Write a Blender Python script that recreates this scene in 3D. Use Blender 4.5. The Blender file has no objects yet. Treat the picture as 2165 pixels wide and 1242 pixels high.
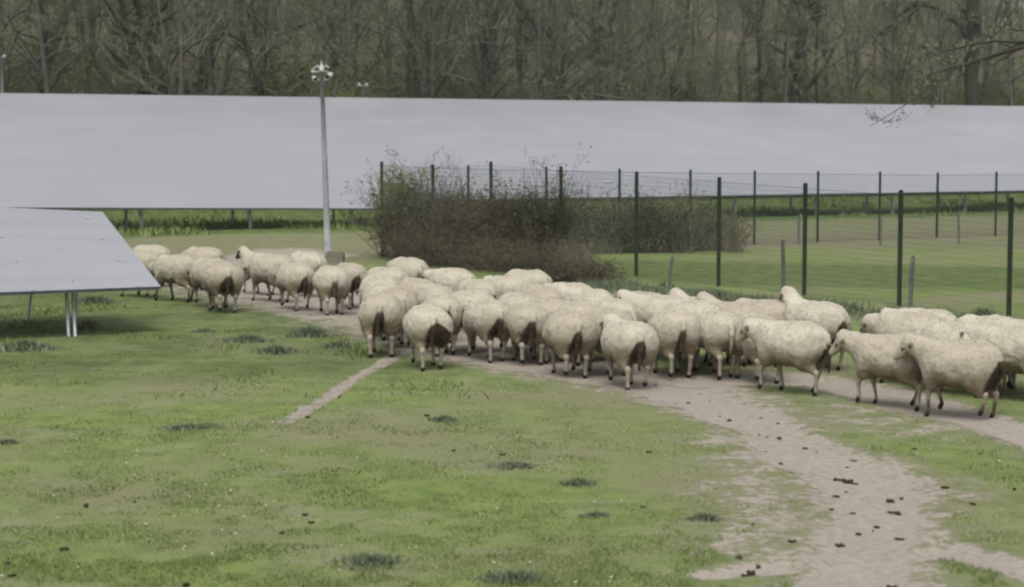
import bpy, math, random
import numpy as np
from math import radians, sin, cos, pi, tan, atan2
from mathutils import Vector

scene = bpy.context.scene
# ------------------------------------------------------------ camera, sky, sun, exposure
F = 4000.0; W, H = 2165.0, 1242.0; HOR = 302.0; CAMZ = 3.0
PITCH = math.atan((H/2-HOR)/F)
cam_d = bpy.data.cameras.new("camera"); cam = bpy.data.objects.new("camera", cam_d)
scene.collection.objects.link(cam)
cam.location = (0, 0, CAMZ); cam.rotation_euler = (pi/2-PITCH, 0, 0)
cam_d.sensor_width = 36; cam_d.lens = 36*F/W; cam_d.clip_start = 0.2; cam_d.clip_end = 2000
scene.camera = cam
cam_d.dof.use_dof = True; cam_d.dof.focus_distance = 26.0; cam_d.dof.aperture_fstop = 2.2

SUN_EL, SUN_AZ = radians(60), radians(188)      # azimuth clockwise from +Y: behind the camera, a little left
world = bpy.data.worlds.new("World"); scene.world = world; world.use_nodes = True
wn = world.node_tree; wn.nodes.clear()
sky = wn.nodes.new('ShaderNodeTexSky'); sky.sky_type = 'NISHITA'; sky.sun_disc = False
sky.sun_elevation = SUN_EL; sky.sun_rotation = SUN_AZ; sky.air_density = 1.0; sky.dust_density = 4.0
hs = wn.nodes.new('ShaderNodeHueSaturation'); hs.inputs['Saturation'].default_value = 0.28
bg = wn.nodes.new('ShaderNodeBackground'); bg.inputs['Strength'].default_value = 0.13
wo = wn.nodes.new('ShaderNodeOutputWorld')
wn.links.new(sky.outputs[0], hs.inputs['Color']); wn.links.new(hs.outputs[0], bg.inputs[0]); wn.links.new(bg.outputs[0], wo.inputs[0])
sun_d = bpy.data.lights.new("sun", 'SUN'); sun = bpy.data.objects.new("sun", sun_d); scene.collection.objects.link(sun)
sun_d.energy = 1.25; sun_d.angle = radians(35); sun_d.color = (1.0, 0.97, 0.92)
sun.rotation_euler = (pi/2-SUN_EL, 0, pi-SUN_AZ)
sun.location = (0, 0, 60)
vs = scene.view_settings; vs.view_transform = 'Standard'; vs.look = 'None'; vs.gamma = 1.0; vs.exposure = 0.72
scene.cycles.pixel_filter_type = 'BLACKMAN_HARRIS'; scene.cycles.filter_width = 2.3
scene.cycles.max_bounces = 6; scene.cycles.transparent_max_bounces = 4

# ------------------------------------------------------------ numeric helpers
def vnoise(x, y, seed=0):
    r = np.random.RandomState(seed).rand(256, 256)
    xi = np.floor(x).astype(int); yi = np.floor(y).astype(int)
    fx = x-xi; fy = y-yi; fx = fx*fx*(3-2*fx); fy = fy*fy*(3-2*fy)
    a = r[xi & 255, yi & 255]; b = r[(xi+1) & 255, yi & 255]; c = r[xi & 255, (yi+1) & 255]; d = r[(xi+1) & 255, (yi+1) & 255]
    return (a*(1-fx)+b*fx)*(1-fy)+(c*(1-fx)+d*fx)*fy
def fbm(x, y, seed=0, o=4):
    s = 0; a = .5; t = 0
    for i in range(o):
        s = s+a*vnoise(x*2**i+13*i, y*2**i+7*i, seed+i); t += a; a *= .5
    return s/t
def vnoise3(p, seed=0):
    r = np.random.RandomState(seed).rand(64, 64, 64).astype(np.float32)
    i = np.floor(p).astype(int); f = p-i; f = f*f*(3-2*f); i &= 63; j = (i+1) & 63
    def g(a, b, c): return r[a, b, c]
    x0, y0, z0 = i.T; x1, y1, z1 = j.T; fx, fy, fz = f.T
    return ((g(x0,y0,z0)*(1-fx)+g(x1,y0,z0)*fx)*(1-fy)+(g(x0,y1,z0)*(1-fx)+g(x1,y1,z0)*fx)*fy)*(1-fz) + \
           ((g(x0,y0,z1)*(1-fx)+g(x1,y0,z1)*fx)*(1-fy)+(g(x0,y1,z1)*(1-fx)+g(x1,y1,z1)*fx)*fy)*fz
def sstep(a, b, x):
    t = np.clip((x-a)/(b-a), 0, 1); return t*t*(3-2*t)

# solar field frame: rows run along RD, the slope climbs along PD
TH = math.atan(F/7088.0)
RD = np.array([cos(TH), sin(TH)]); PD = np.array([-sin(TH), cos(TH)])
ROW0 = np.array([-16.5, 61.0])
def off(x, y): return (x-ROW0[0])*PD[0]+(y-ROW0[1])*PD[1]
def gz(x, y):
    x = np.asarray(x, float); y = np.asarray(y, float)
    o = off(x, y)
    z = .12*np.clip(o-3.2, 0, 28.5)
    z = z+.26*np.clip(o-44, 0, 60)*sstep(40, 60, o)
    z = z+(fbm(x*.55, y*.55, 3, 3)-.5)*.07*np.clip(y/10, 0, 1)
    z = z+(fbm(x*.11, y*.11, 9, 2)-.5)*.8*sstep(42, 70, o)
    return z
def ray(px, py):
    cx = (px-W/2)/F; cy = -(py-H/2)/F
    return np.array([cx, cos(PITCH)+cy*sin(PITCH), -sin(PITCH)+cy*cos(PITCH)])
def G(px, py):
    d = ray(px, py); t = CAMZ/-d[2]; return d[0]*t, d[1]*t
def at(px, py, Y):
    d = ray(px, py); t = Y/d[1]; return np.array([d[0]*t, Y, CAMZ+d[2]*t])

# ------------------------------------------------------------ mesh helpers
def link(o, parent=None):
    scene.collection.objects.link(o)
    if parent is not None: o.parent = parent
    return o
def mesh(name, V, faces, mat=None, parent=None, smooth=True, attrs=None, link_it=True):
    """faces: list of arrays, each (n,3) or (n,4)"""
    V = np.asarray(V, np.float32)
    me = bpy.data.meshes.new(name)
    faces = [np.asarray(f, np.int32) for f in faces if len(f)]
    me.vertices.add(len(V)); me.vertices.foreach_set('co', V.ravel())
    nl = sum(f.size for f in faces); nf = sum(len(f) for f in faces)
    me.loops.add(nl); me.loops.foreach_set('vertex_index', np.concatenate([f.ravel() for f in faces]))
    me.polygons.add(nf)
    tot = np.concatenate([np.full(len(f), f.shape[1], np.int32) for f in faces])
    me.polygons.foreach_set('loop_start', np.concatenate([[0], np.cumsum(tot)[:-1]]).astype(np.int32))
    me.polygons.foreach_set('loop_total', tot)
    me.polygons.foreach_set('use_smooth', np.full(nf, smooth, bool))
    for k, v in (attrs or {}).items():
        a = me.attributes.new(k, 'FLOAT', 'POINT'); a.data.foreach_set('value', np.asarray(v, np.float32))
    me.update(calc_edges=True)
    if mat: me.materials.append(mat)
    o = bpy.data.objects.new(name, me)
    if link_it: link(o, parent)
    return o
class MB:
    def __init__(s): s.v = []; s.q = []; s.t = []; s.n = 0; s.a = []
    def add(s, V, Q=None, T=None, a=0.0):
        V = np.asarray(V, float); s.v.append(V)
        if Q is not None and len(Q): s.q.append(np.asarray(Q)+s.n)
        if T is not None and len(T): s.t.append(np.asarray(T)+s.n)
        s.a.append(np.broadcast_to(np.asarray(a, float), (len(V),)).copy()); s.n += len(V)
    def box(s, c, size, rz=0, rx=0, ry=0, a=0.0):
        h = np.array(size)/2
        P = np.array([[x, y, z] for x in (-1, 1) for y in (-1, 1) for z in (-1, 1)])*h
        for ang, (i, j) in ((rx, (1, 2)), (ry, (2, 0)), (rz, (0, 1))):
            if ang:
                A, B = P[:, i].copy(), P[:, j].copy(); P[:, i] = A*cos(ang)-B*sin(ang); P[:, j] = A*sin(ang)+B*cos(ang)
        s.add(P+np.array(c), [[0,1,3,2],[4,6,7,5],[0,4,5,1],[2,3,7,6],[0,2,6,4],[1,5,7,3]], a=a)
    def tube(s, pts, r, k=8, a=0.0):
        pts = np.asarray(pts, float); r = np.broadcast_to(r, (len(pts),))
        V, Q = tubes(pts[None], np.asarray(r)[None], k)
        n = len(pts)
        c = len(V); V = np.vstack([V, pts[0], pts[-1]])
        T = [[c, (j+1) % k, j] for j in range(k)]+[[c+1, (n-1)*k+j, (n-1)*k+(j+1) % k] for j in range(k)]
        s.add(V, Q, T, a)
    def build(s, name, mat, parent=None, smooth=True, attr=None, link_it=True):
        V = np.vstack(s.v); f = []
        if s.q: f.append(np.vstack(s.q))
        if s.t: f.append(np.vstack(s.t))
        return mesh(name, V, f, mat, parent, smooth, {attr: np.concatenate(s.a)} if attr else None, link_it)
def tubes(P, R, k=3):
    """P (N,M,3) polylines, R (N,M) radii -> verts, quads"""
    P = np.asarray(P, float); N, M, _ = P.shape
    T = np.gradient(P, axis=1); T /= np.linalg.norm(T, axis=2, keepdims=True)+1e-9
    ref = np.where(np.abs(T[:, :1, 2:3]) > .8, np.array([1., 0, 0]), np.array([0, 0, 1.]))
    ref = np.broadcast_to(ref, P.shape)
    A = np.cross(T, ref); A /= np.linalg.norm(A, axis=2, keepdims=True)+1e-9
    B = np.cross(T, A)
    ang = np.arange(k)*2*pi/k
    V = P[:, :, None, :]+R[:, :, None, None]*(np.cos(ang)[None, None, :, None]*A[:, :, None, :]+np.sin(ang)[None, None, :, None]*B[:, :, None, :])
    idx = np.arange(N*M*k).reshape(N, M, k)
    a = idx[:, :-1, :]; b = np.roll(a, -1, 2); d = idx[:, 1:, :]; c = np.roll(d, -1, 2)
    return V.reshape(-1, 3), np.stack([a, d, c, b], -1).reshape(-1, 4)
def tag(o, label=None, cat=None, group=None, kind=None):
    if label: o['label'] = label
    if cat: o['category'] = cat
    if group: o['group'] = group
    if kind: o['kind'] = kind
    return o
def empty(name, loc, rz=0, **kw):
    o = bpy.data.objects.new(name, None); o.empty_display_size = .3; link(o)
    o.location = [float(c) for c in loc]; o.rotation_euler = (0, 0, rz)
    return tag(o, **kw)
def copy_tree(o, parent=None):
    c = o.copy(); scene.collection.objects.link(c); c.parent = parent
    for ch in o.children: copy_tree(ch, c)
    return c

# ------------------------------------------------------------ materials
class NT:
    def __init__(s, name, rough=.8, spec=.2):
        s.m = bpy.data.materials.new(name); s.m.use_nodes = True; s.t = s.m.node_tree
        s.b = s.t.nodes['Principled BSDF']; s.b.inputs['Roughness'].default_value = rough
        s.b.inputs['Specular IOR Level'].default_value = spec
        s.tc = s.t.nodes.new('ShaderNodeTexCoord')
    def node(s, kind, **kw):
        n = s.t.nodes.new(kind)
        for k, v in kw.items():
            if k in n.inputs.keys(): n.inputs[k].default_value = v
            else: setattr(n, k, v)
        return n
    def l(s, a, b): s.t.links.new(a, b)
    def noise(s, scale, detail=4, vec=None, rough=.55, dist=0):
        n = s.node('ShaderNodeTexNoise'); n.inputs['Scale'].default_value = scale; n.inputs['Detail'].default_value = detail
        n.inputs['Roughness'].default_value = rough; n.inputs['Distortion'].default_value = dist
        s.l(vec or s.tc.outputs['Object'], n.inputs['Vector']); return n.outputs['Fac']
    def attr(s, name):
        n = s.node('ShaderNodeAttribute'); n.attribute_name = name; return n.outputs['Fac']
    def ramp(s, fac, stops):
        n = s.node('ShaderNodeValToRGB'); e = n.color_ramp.elements
        while len(e) < len(stops): e.new(.5)
        for x, (p, c) in zip(e, stops): x.position = p; x.color = (*c, 1)
        s.l(fac, n.inputs['Fac']); return n.outputs['Color']
    def mix(s, fac, a, b, mode='MIX'):
        n = s.node('ShaderNodeMix'); n.data_type = 'RGBA'; n.blend_type = mode
        for v, i in ((fac, 0), (a, 6), (b, 7)):
            if isinstance(v, (int, float)): n.inputs[i].default_value = v
            elif isinstance(v, tuple): n.inputs[i].default_value = (*v, 1)
            else: s.l(v, n.inputs[i])
        return n.outputs[2]
    def math(s, op, a, b=0.0, c=None):
        n = s.node('ShaderNodeMath'); n.operation = op
        for i, v in enumerate((a, b) if c is None else (a, b, c)):
            if isinstance(v, (int, float)): n.inputs[i].default_value = v
            else: s.l(v, n.inputs[i])
        return n.outputs[0]
    def remap(s, v, a, b, c=0.0, d=1.0):
        n = s.node('ShaderNodeMapRange'); n.interpolation_type = 'SMOOTHSTEP'
        s.l(v, n.inputs[0])
        for i, x in zip((1, 2, 3, 4), (a, b, c, d)): n.inputs[i].default_value = x
        return n.outputs[0]
    def color(s, c):
        if isinstance(c, tuple): s.b.inputs['Base Color'].default_value = (*c, 1)
        else: s.l(c, s.b.inputs['Base Color'])
    def bump(s, h, strength=.5, dist=.02):
        n = s.node('ShaderNodeBump'); n.inputs['Strength'].default_value = strength; n.inputs['Distance'].default_value = dist
        s.l(h, n.inputs['Height']); s.l(n.outputs[0], s.b.inputs['Normal'])

def simple(name, c1, c2, scale=6, rough=.8, spec=.2, bump=.3, bd=.01, metal=0):
    n = NT(name, rough, spec); f = n.noise(scale, 5)
    n.color(n.ramp(f, [(.3, c1), (.7, c2)]));
    if bump: n.bump(n.noise(scale*4, 4), bump, bd)
    n.b.inputs['Metallic'].default_value = metal
    return n.m

# ground
g = NT('ground_turf', .95, .1)
n1 = g.noise(.35, 5); n2 = g.noise(2.2, 6, rough=.65); n3 = g.noise(14, 5, rough=.7); n4 = g.noise(60, 3)
grass = g.ramp(n2, [(.28, (.078, .108, .032)), (.5, (.134, .180, .054)), (.74, (.188, .220, .080))])
grass = g.mix(g.remap(n1, .38, .66), grass, (.165, .168, .088))
grass = g.mix(g.remap(n3, .58, .78, 0, .35), grass, (.24, .24, .15))
grass = g.mix(g.remap(g.noise(.9, 5, rough=.7), .52, .68, 0, .55), grass, (.205, .200, .130))
grass = g.mix(g.remap(n3, .30, .44, .60, 0), grass, (.050, .075, .026))
lush = g.ramp(n2, [(.3, (.042, .062, .020)), (.55, (.088, .120, .040)), (.75, (.13, .165, .058))])
grass = g.mix(g.attr('lush'), grass, lush)
dryc = g.ramp(n2, [(.3, (.115, .118, .062)), (.7, (.185, .185, .112))])
grass = g.mix(g.attr('dry'), grass, dryc)
litc = g.ramp(n3, [(.35, (.105, .088, .060)), (.65, (.20, .165, .125))])
lit = g.math('ADD', g.attr('litter'), g.math('MULTIPLY', g.math('SUBTRACT', n2, .5), .8))
grass = g.mix(g.remap(lit, .42, .62), grass, litc)
floorc = g.ramp(g.noise(.5, 6, rough=.65), [(.30, (.050, .054, .026)), (.48, (.085, .086, .048)), (.62, (.125, .112, .080)), (.78, (.080, .105, .042))])
grass = g.mix(g.attr('floor'), grass, floorc)
dirtc = g.ramp(n3, [(.3, (.21, .182, .148)), (.55, (.285, .252, .212)), (.8, (.36, .325, .285))])
dirtc = g.mix(g.remap(n4, .60, .72, 0, .6), dirtc, (.12, .095, .06))
d = g.attr('dirt')
dn = g.math('ADD', d, g.math('MULTIPLY', g.math('SUBTRACT', n2, .5), 1.15))
dn = g.math('ADD', dn, g.math('MULTIPLY', g.math('SUBTRACT', n3, .5), .8))
dn = g.math('ADD', dn, g.math('MULTIPLY', g.math('SUBTRACT', g.noise(5.5, 4, rough=.65), .5), .9))
worn = g.mix(g.remap(dn, .18, .50, 0, .75), grass, (.165, .160, .105))
g.color(g.mix(g.remap(dn, .46, .66), worn, dirtc))
hh = g.math('ADD', g.math('MULTIPLY', n3, .6), g.math('MULTIPLY', n4, .5)); g.bump(hh, .7, .05)
M_ground = g.m

# fleece
w = NT('fleece_wool', 1.0, .05)
wn1 = w.noise(3.0, 5); wn2 = w.noise(26, 4, rough=.7); wn3 = w.noise(90, 3)
wc = w.ramp(wn1, [(.3, (.32, .292, .225)), (.5, (.395, .366, .292)), (.75, (.45, .422, .345))])
wc = w.mix(w.remap(wn2, .52, .72, 0, .35), wc, (.23, .19, .125))
oi = w.node('ShaderNodeObjectInfo')
wc = w.mix(w.remap(oi.outputs['Random'], 0, 1, 0, .45), wc, (.26, .228, .165))
soil_shade = w.math('ADD', w.attr('soil_shade'), w.math('MULTIPLY', w.math('SUBTRACT', wn1, .5), .5))
wc = w.mix(w.remap(soil_shade, .15, .95, 0, .85), wc, (.145, .114, .070))  # lower wool tinted brown: belly dirt and painted underside shade
st = w.math('ADD', w.attr('stain'), w.math('MULTIPLY', w.math('SUBTRACT', w.noise(11, 5), .5), .8))
wc = w.mix(w.remap(st, .12, .98), wc, w.ramp(wn2, [(.3, (.012, .009, .005)), (.7, (.060, .044, .026))]))
w.color(wc); w.b.inputs['Sheen Weight'].default_value = .03; w.b.inputs['Sheen Roughness'].default_value = .6
w.bump(w.math('ADD', w.math('MULTIPLY', wn2, 1.0), w.math('MULTIPLY', wn3, .5)), .6, .02)
M_wool = w.m
s_ = NT('sheep_skin', .85, .15)
sn = s_.noise(12, 4)
sc_ = s_.ramp(sn, [(.3, (.205, .178, .130)), (.7, (.29, .258, .20))])
sc_ = s_.mix(s_.remap(s_.math('ADD', s_.attr('mud'), s_.math('MULTIPLY', s_.math('SUBTRACT', sn, .5), .6)), .3, .8, 0, .9), sc_, (.055, .040, .024))
sc_ = s_.mix(s_.attr('dark'), sc_, (.022, .018, .014))
s_.color(sc_); s_.bump(s_.noise(60, 3), .4, .006); M_skin = s_.m

# panel glass
p = NT('panel_glass', .22, .5)
uvn = p.node('ShaderNodeUVMap')
br = p.node('ShaderNodeTexBrick'); p.l(uvn.outputs[0], br.inputs['Vector'])
br.offset = 0.0; br.inputs['Scale'].default_value = 1.0; br.inputs['Mortar Size'].default_value = .012
br.inputs['Brick Width'].default_value = 1.65; br.inputs['Row Height'].default_value = 1.0
br.inputs['Color1'].default_value = (.220, .224, .238, 1); br.inputs['Color2'].default_value = (.225, .229, .242, 1)
br.inputs['Mortar'].default_value = (.215, .215, .225, 1)
pn = p.noise(.25, 4)
mp = p.node('ShaderNodeMapping'); mp.inputs['Scale'].default_value = (.10, 2.2, 1); p.l(uvn.outputs[0], mp.inputs['Vector'])
stk = p.noise(1.0, 5, vec=mp.outputs[0], rough=.7); ob = p.node('ShaderNodeObjectInfo')
pc = p.mix(p.remap(stk, .42, .66, 0, .8), br.outputs['Color'], (.190, .194, .206))
pc = p.mix(p.remap(pn, .40, .65, 0, .6), pc, (.25, .253, .262))
p.color(p.mix(p.remap(ob.outputs['Random'], 0, 1, 0, .35), pc, (.205, .21, .228)))
p.b.inputs['IOR'].default_value = 1.5
p.b.inputs['Roughness'].default_value = .3
M_panel = p.m
M_metal = simple('galvanised_steel', (.26, .27, .29), (.40, .41, .43), 5, .45, .4, .15, .003, .55)
M_dmetal = simple('dark_anodised_rail', (.045, .05, .055), (.08, .085, .09), 5, .5, .4, .1, .002, .4)
M_green = simple('green_coated_steel', (.008, .015, .008), (.015, .025, .013), 8, .8, .1, .1, .002)
M_wire = simple('fence_wire', (.020, .032, .026), (.035, .048, .04), 8, .5, .4, 0)
M_pole = simple('weathered_pole', (.18, .185, .19), (.27, .275, .28), 3, .7, .2, .2, .003)
M_conc = simple('concrete', (.11, .11, .078), (.17, .165, .125), 9, .9, .1, .6, .01)
M_white = simple('lamp_housing_paint', (.30, .30, .27), (.42, .42, .38), 9, .5, .3, .1, .002)
M_glass = simple('dark_lens', (.015, .015, .018), (.03, .03, .03), 4, .1, .5, 0)
M_stake = simple('weathered_wood', (.055, .054, .052), (.115, .112, .105), 14, .9, .1, .6, .006)
M_dung = simple('dung', (.018, .014, .009), (.045, .034, .020), 30, .8, .2, .6, .006)

def bark(name, c1, c2, moss):
    n = NT(name, .95, .1); f = n.noise(3, 6, rough=.7)
    c = n.ramp(f, [(.3, c1), (.7, c2)]); c = n.mix(n.remap(n.noise(1.1, 4), .5, .65, 0, .7), c, moss)
    n.color(c); n.bump(n.noise(22, 5), .7, .03); return n.m
M_bark = bark('bark_dark', (.026, .024, .018), (.062, .056, .044), (.038, .044, .022))
M_bark2 = bark('bark_grey', (.060, .057, .047), (.115, .110, .092), (.060, .066, .038))
M_twig = simple('twig_grey', (.110, .112, .080), (.175, .172, .128), .35, .95, .05, 0)
M_twig2 = simple('twig_olive', (.100, .112, .062), (.158, .168, .100), .35, .95, .05, 0)
M_bud = simple('spring_buds', (.115, .125, .070), (.18, .185, .11), .3, .9, .1, 0)
M_bram = simple('bramble_stem', (.055, .048, .035), (.135, .115, .088), 1.1, .95, .05, 0)
M_bleaf = simple('bramble_leaf', (.030, .038, .014), (.075, .078, .030), 1.3, .7, .2, 0)
M_gleaf = simple('fresh_leaf', (.075, .105, .026), (.16, .19, .060), 1.5, .7, .2, 0)
M_straw = simple('dry_straw', (.095, .085, .062), (.165, .148, .112), 2, .9, .1, 0)
def blades(name, a, b, c):
    n = NT(name, .75, .2); n.color(n.ramp(n.attr('tone'), [(0, a), (.5, b), (1, c)])); return n.m
M_blade = blades('grass_blades', (.085, .115, .036), (.140, .188, .052), (.205, .230, .095))
M_weed = blades('weed_leaves', (.075, .100, .055), (.120, .145, .085), (.20, .215, .14))
# ------------------------------------------------------------ ground sheet
PATHS = [  # (photo polyline: px x, px y, half width in metres)
 [(1830,1300,.50),(1820,1242,.52),(1835,1150,.50),(1860,1080,.50),(1830,1010,.62),(1700,960,.62),(1640,915,.42),(1530,870,.62),(1440,825,.75),(1300,795,.9),(1120,765,.9),(1010,735,1.0),(930,700,1.3),(850,670,1.6),(740,645,1.7),(620,620,1.8),(520,605,1.6),(440,598,1.2),(340,592,.8)],
 [(1440,812,.5),(1600,800,.7),(1760,808,.55),(1870,838,.62),(1990,870,.52),(2100,900,.42),(2200,930,.42),(2400,990,.4)],
 [(852,735,.18),(832,752,.12),(800,775,.11),(766,790,.09),(742,804,.08),(722,822,.11),(692,842,.09),(660,862,.12),(636,880,.09),(604,894,.12)],
 [(1640,1200,.22),(1560,1205,.20),(1490,1215,.10)],
 [(1900,1170,.25),(2010,1160,.28),(2140,1190,.25),(2250,1230,.25)],
 [(690,540,.9),(600,530,1.0),(520,560,1.3),(480,590,1.3)],
]
def polydist(x, y, pts):
    best = np.full(x.shape, -9.0)
    W_ = [(*G(a, b), h) for a, b, h in pts]
    for (x0, y0, h0), (x1, y1, h1) in zip(W_[:-1], W_[1:]):
        dx, dy = x1-x0, y1-y0; t = np.clip(((x-x0)*dx+(y-y0)*dy)/(dx*dx+dy*dy), 0, 1)
        h = h0+(h1-h0)*t; dd = np.hypot(x-x0-t*dx, y-y0-t*dy)
        best = np.maximum(best, 1-dd/h)
    return best
def dirt_mask(x, y):
    m = np.full(x.shape, 0.0)
    for i, p_ in enumerate(PATHS):
        e = polydist(x, y, p_)
        soft = .55 if i in (0, 3, 4) else .8
        m = np.maximum(m, np.clip(.52+e*soft, 0, .98 if i != 2 else .66))
    # worn ground between the two tracks
    wx = polydist(x, y, [(1500,835,.6),(1700,870,1.1),(1950,905,.9)])
    m = np.maximum(m, np.clip(.34+wx*.3, 0, .46))
    wx = polydist(x, y, [(1560,930,.45),(1640,1000,.6),(1650,1080,.6),(1640,1160,.55)])
    m = np.maximum(m, np.clip(.40+wx*.25, 0, .52))
    wx = polydist(x, y, [(1980,1010,.3),(2050,1050,.2)])
    m = np.maximum(m, np.clip(.36+wx*.25, 0, .5))
    return m
fy = np.array([G(1082, 520)[1]])
def zone_masks(x, y):
    o = off(x, y)
    lush = sstep(-4.5, -1.5, o+(fbm(x*.4, y*.4, 21, 3)-.5)*4)*(1-sstep(38, 42, o))
    # enclosure grass a little lusher
    near = .8*polydist(x, y, [(1250,570,4.5),(1700,580,4.8),(2300,590,4.5)])
    lush = np.maximum(lush, .8*sstep(0, .35, near))
    rough = sstep(23.5, 27, y+(fbm(x*.4, y*.4, 71, 3)-.5)*5)*(1-sstep(36, 42, y))*(1-sstep(-1.5, .5, x))
    lush = np.maximum(lush, rough*(.45+.5*sstep(.40, .62, fbm(x*.8, y*.8, 72, 3))))
    dry = np.where(x < 1, sstep(45, 51, y), sstep(52.5, 55.5, y))*(1-sstep(-5.0, -2.0, o))*.85
    dry = dry+.25*sstep(.45, .7, fbm(x*.25+5, y*.25, 31, 3))*(1-sstep(24, 30, y))
    lit = polydist(x, y, [(1200,535,1.6),(1420,524,1.7),(1650,512,2.4),(1900,500,2.8),(2250,486,2.8)])
    lit = np.clip(.30+lit*.4, 0, .52)
    lit = np.where(x < G(1180, 535)[0], 0, lit)
    floor = sstep(36, 42, o)
    return lush, np.clip(dry, 0, 1), lit, floor
def grid_terrain():
    ys = [-60, -30, -12, -4, 2, 6, 8]
    y = 9.0
    while y < 110: ys.append(y); y *= 1.0062
    while y < 420: ys.append(y); y *= 1.03
    ys += [600, 900, 1400]
    ys = np.array(ys); NU = 460
    u = np.linspace(-1, 1, NU); u = u*(.72+.28*np.abs(u)**3)
    wd = np.maximum(9+.42*np.abs(ys), 12)
    wd = np.where(ys > 250, wd*1.6, wd)
    X = u[None, :]*wd[:, None]; Y = np.repeat(ys[:, None], NU, 1)
    return X, Y
X, Y = grid_terrain()
Z = gz(X, Y)
dm = dirt_mask(X, Y)
Z = Z-.035*sstep(.5, .9, dm)
idx = np.arange(X.size).reshape(X.shape)
Q = np.stack([idx[:-1, :-1], idx[:-1, 1:], idx[1:, 1:], idx[1:, :-1]], -1).reshape(-1, 4)
lush, dry, lit, flo = zone_masks(X, Y)
A = dict(dirt=dm.ravel(), lush=lush.ravel(), dry=dry.ravel(), litter=lit.ravel(), floor=flo.ravel())
V = np.stack([X.ravel(), Y.ravel(), Z.ravel()], 1)
tag(mesh('ground', V, [Q], M_ground, attrs=A), kind='structure')
def GZ(x, y):
    x = np.asarray(x, float); y = np.asarray(y, float)
    return gz(x, y)-.035*sstep(.5, .9, dirt_mask(x, y))
# worn tracks: thin sheets lying on the ground
own = []
for p_ in (PATHS[0], PATHS[1], PATHS[2]): own.append(polydist(X, Y, p_).ravel())
own = np.array(own); fine = fbm(V[:, 0]*2.2, V[:, 1]*2.2, 77, 4)
for i, nm in enumerate(('dirt_track', 'side_track', 'narrow_trail')):
    sel = (own[i]+(fine-.5)*.9 > .08) & (own.argmax(0) == i)
    fq = Q[sel[Q].all(1)]
    used = np.unique(fq); rm = np.full(len(V), -1); rm[used] = np.arange(len(used))
    vv = V[used].copy(); vv[:, 2] += .004
    tag(mesh(nm, vv, [rm[fq]], M_ground, attrs={k: a[used] for k, a in A.items()}), kind='structure')

# ------------------------------------------------------------ grass blades, weeds, daisies, droppings
rs = np.random.RandomState(5)
def blade_mesh(x, y, z, hgt, wid, lean, tone):
    n = len(x); a = rs.rand(n)*2*pi; b = rs.rand(n)*2*pi
    dx = np.cos(a)*wid; dy = np.sin(a)*wid
    P0 = np.stack([x-dx, y-dy, z], 1); P1 = np.stack([x+dx, y+dy, z], 1)
    P2 = np.stack([x+np.cos(b)*lean*hgt, y+np.sin(b)*lean*hgt, z+hgt], 1)
    V_ = np.stack([P0, P1, P2], 1).reshape(-1, 3)
    return V_, np.arange(3*n).reshape(-1, 3), np.repeat(tone, 3)
n = 230000
py = 640+(1320-640)*rs.rand(n)**.9; yy = CAMZ*F/(py-HOR); yy *= 1+.02*(rs.rand(n)-.5); xx = (rs.rand(n)*2-1)*(.30*yy+.4)
dmn = dirt_mask(xx, yy)+(fbm(xx*2.2, yy*2.2, 77, 4)-.5)*.9
cl = fbm(xx*3.1, yy*3.1, 55, 3)
keep = (dmn < .42) & (rs.rand(n) < .25+1.3*sstep(.35, .65, cl))
xx, yy, cl = xx[keep], yy[keep], cl[keep]; n = len(xx)
hg = (.010+.022*rs.rand(n))*(.6+.8*sstep(.4, .75, cl))
tone = np.clip(.5+(fbm(xx*.6, yy*.6, 88, 3)-.5)*1.6+(rs.rand(n)-.5)*.7, 0, 1)
v_, t_, a_ = blade_mesh(xx, yy, GZ(xx, yy)-.003, hg, .003+.004*rs.rand(n), .9*rs.rand(n), tone)
tag(mesh('grass', v_, [t_], M_blade, smooth=False, attrs={'tone': a_}), 'short cropped green pasture grass in front of the flock', 'grass', kind='stuff')
# lusher grass banks beneath the far solar rows
n = 42000
tt = rs.rand(n)*62-8; oo = rs.rand(n)*9-2.5
xx = ROW0[0]+tt*RD[0]+oo*PD[0]; yy = ROW0[1]+tt*RD[1]+oo*PD[1]
cl = fbm(xx*.35, yy*.9, 58, 3); keep = rs.rand(n) < .8*sstep(.50, .62, cl); xx, yy, cl = xx[keep], yy[keep], cl[keep]; n = len(xx)
v_, t_, a_ = blade_mesh(xx, yy, GZ(xx, yy)-.01, .10+.28*rs.rand(n)*sstep(.45, .7, cl), .02+.03*rs.rand(n), .9*rs.rand(n), np.clip(.15+.7*rs.rand(n), 0, 1))
tag(mesh('tall_grass', v_, [t_], M_blade, smooth=False, attrs={'tone': a_}), 'tall lush green weeds growing under the far solar rows', 'grass', kind='stuff')
n = 34000
yy = 22+17*rs.rand(n); xx = -.29*yy+(.29*yy-.2)*rs.rand(n)
cl = fbm(xx*.9, yy*.9, 73, 4); k = (rs.rand(n) < sstep(.44, .66, cl)*sstep(22, 29, yy+(cl-.5)*8)*.85) & (dirt_mask(xx, yy) < .3); xx, yy, cl = xx[k], yy[k], cl[k]; n = len(xx)
v_, t_, a_ = blade_mesh(xx, yy, GZ(xx, yy)-.01, (.02+.055*rs.rand(n))*(.4+.9*sstep(.5, .68, cl)), .008+.010*rs.rand(n), .9*rs.rand(n), np.clip(.8*rs.rand(n)-.1, 0, 1))
tag(mesh('rough_grass', v_, [t_], M_blade, smooth=False, attrs={'tone': a_}), 'rough darker grass tussocks between the near solar table and the flock', 'grass', kind='stuff')
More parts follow.
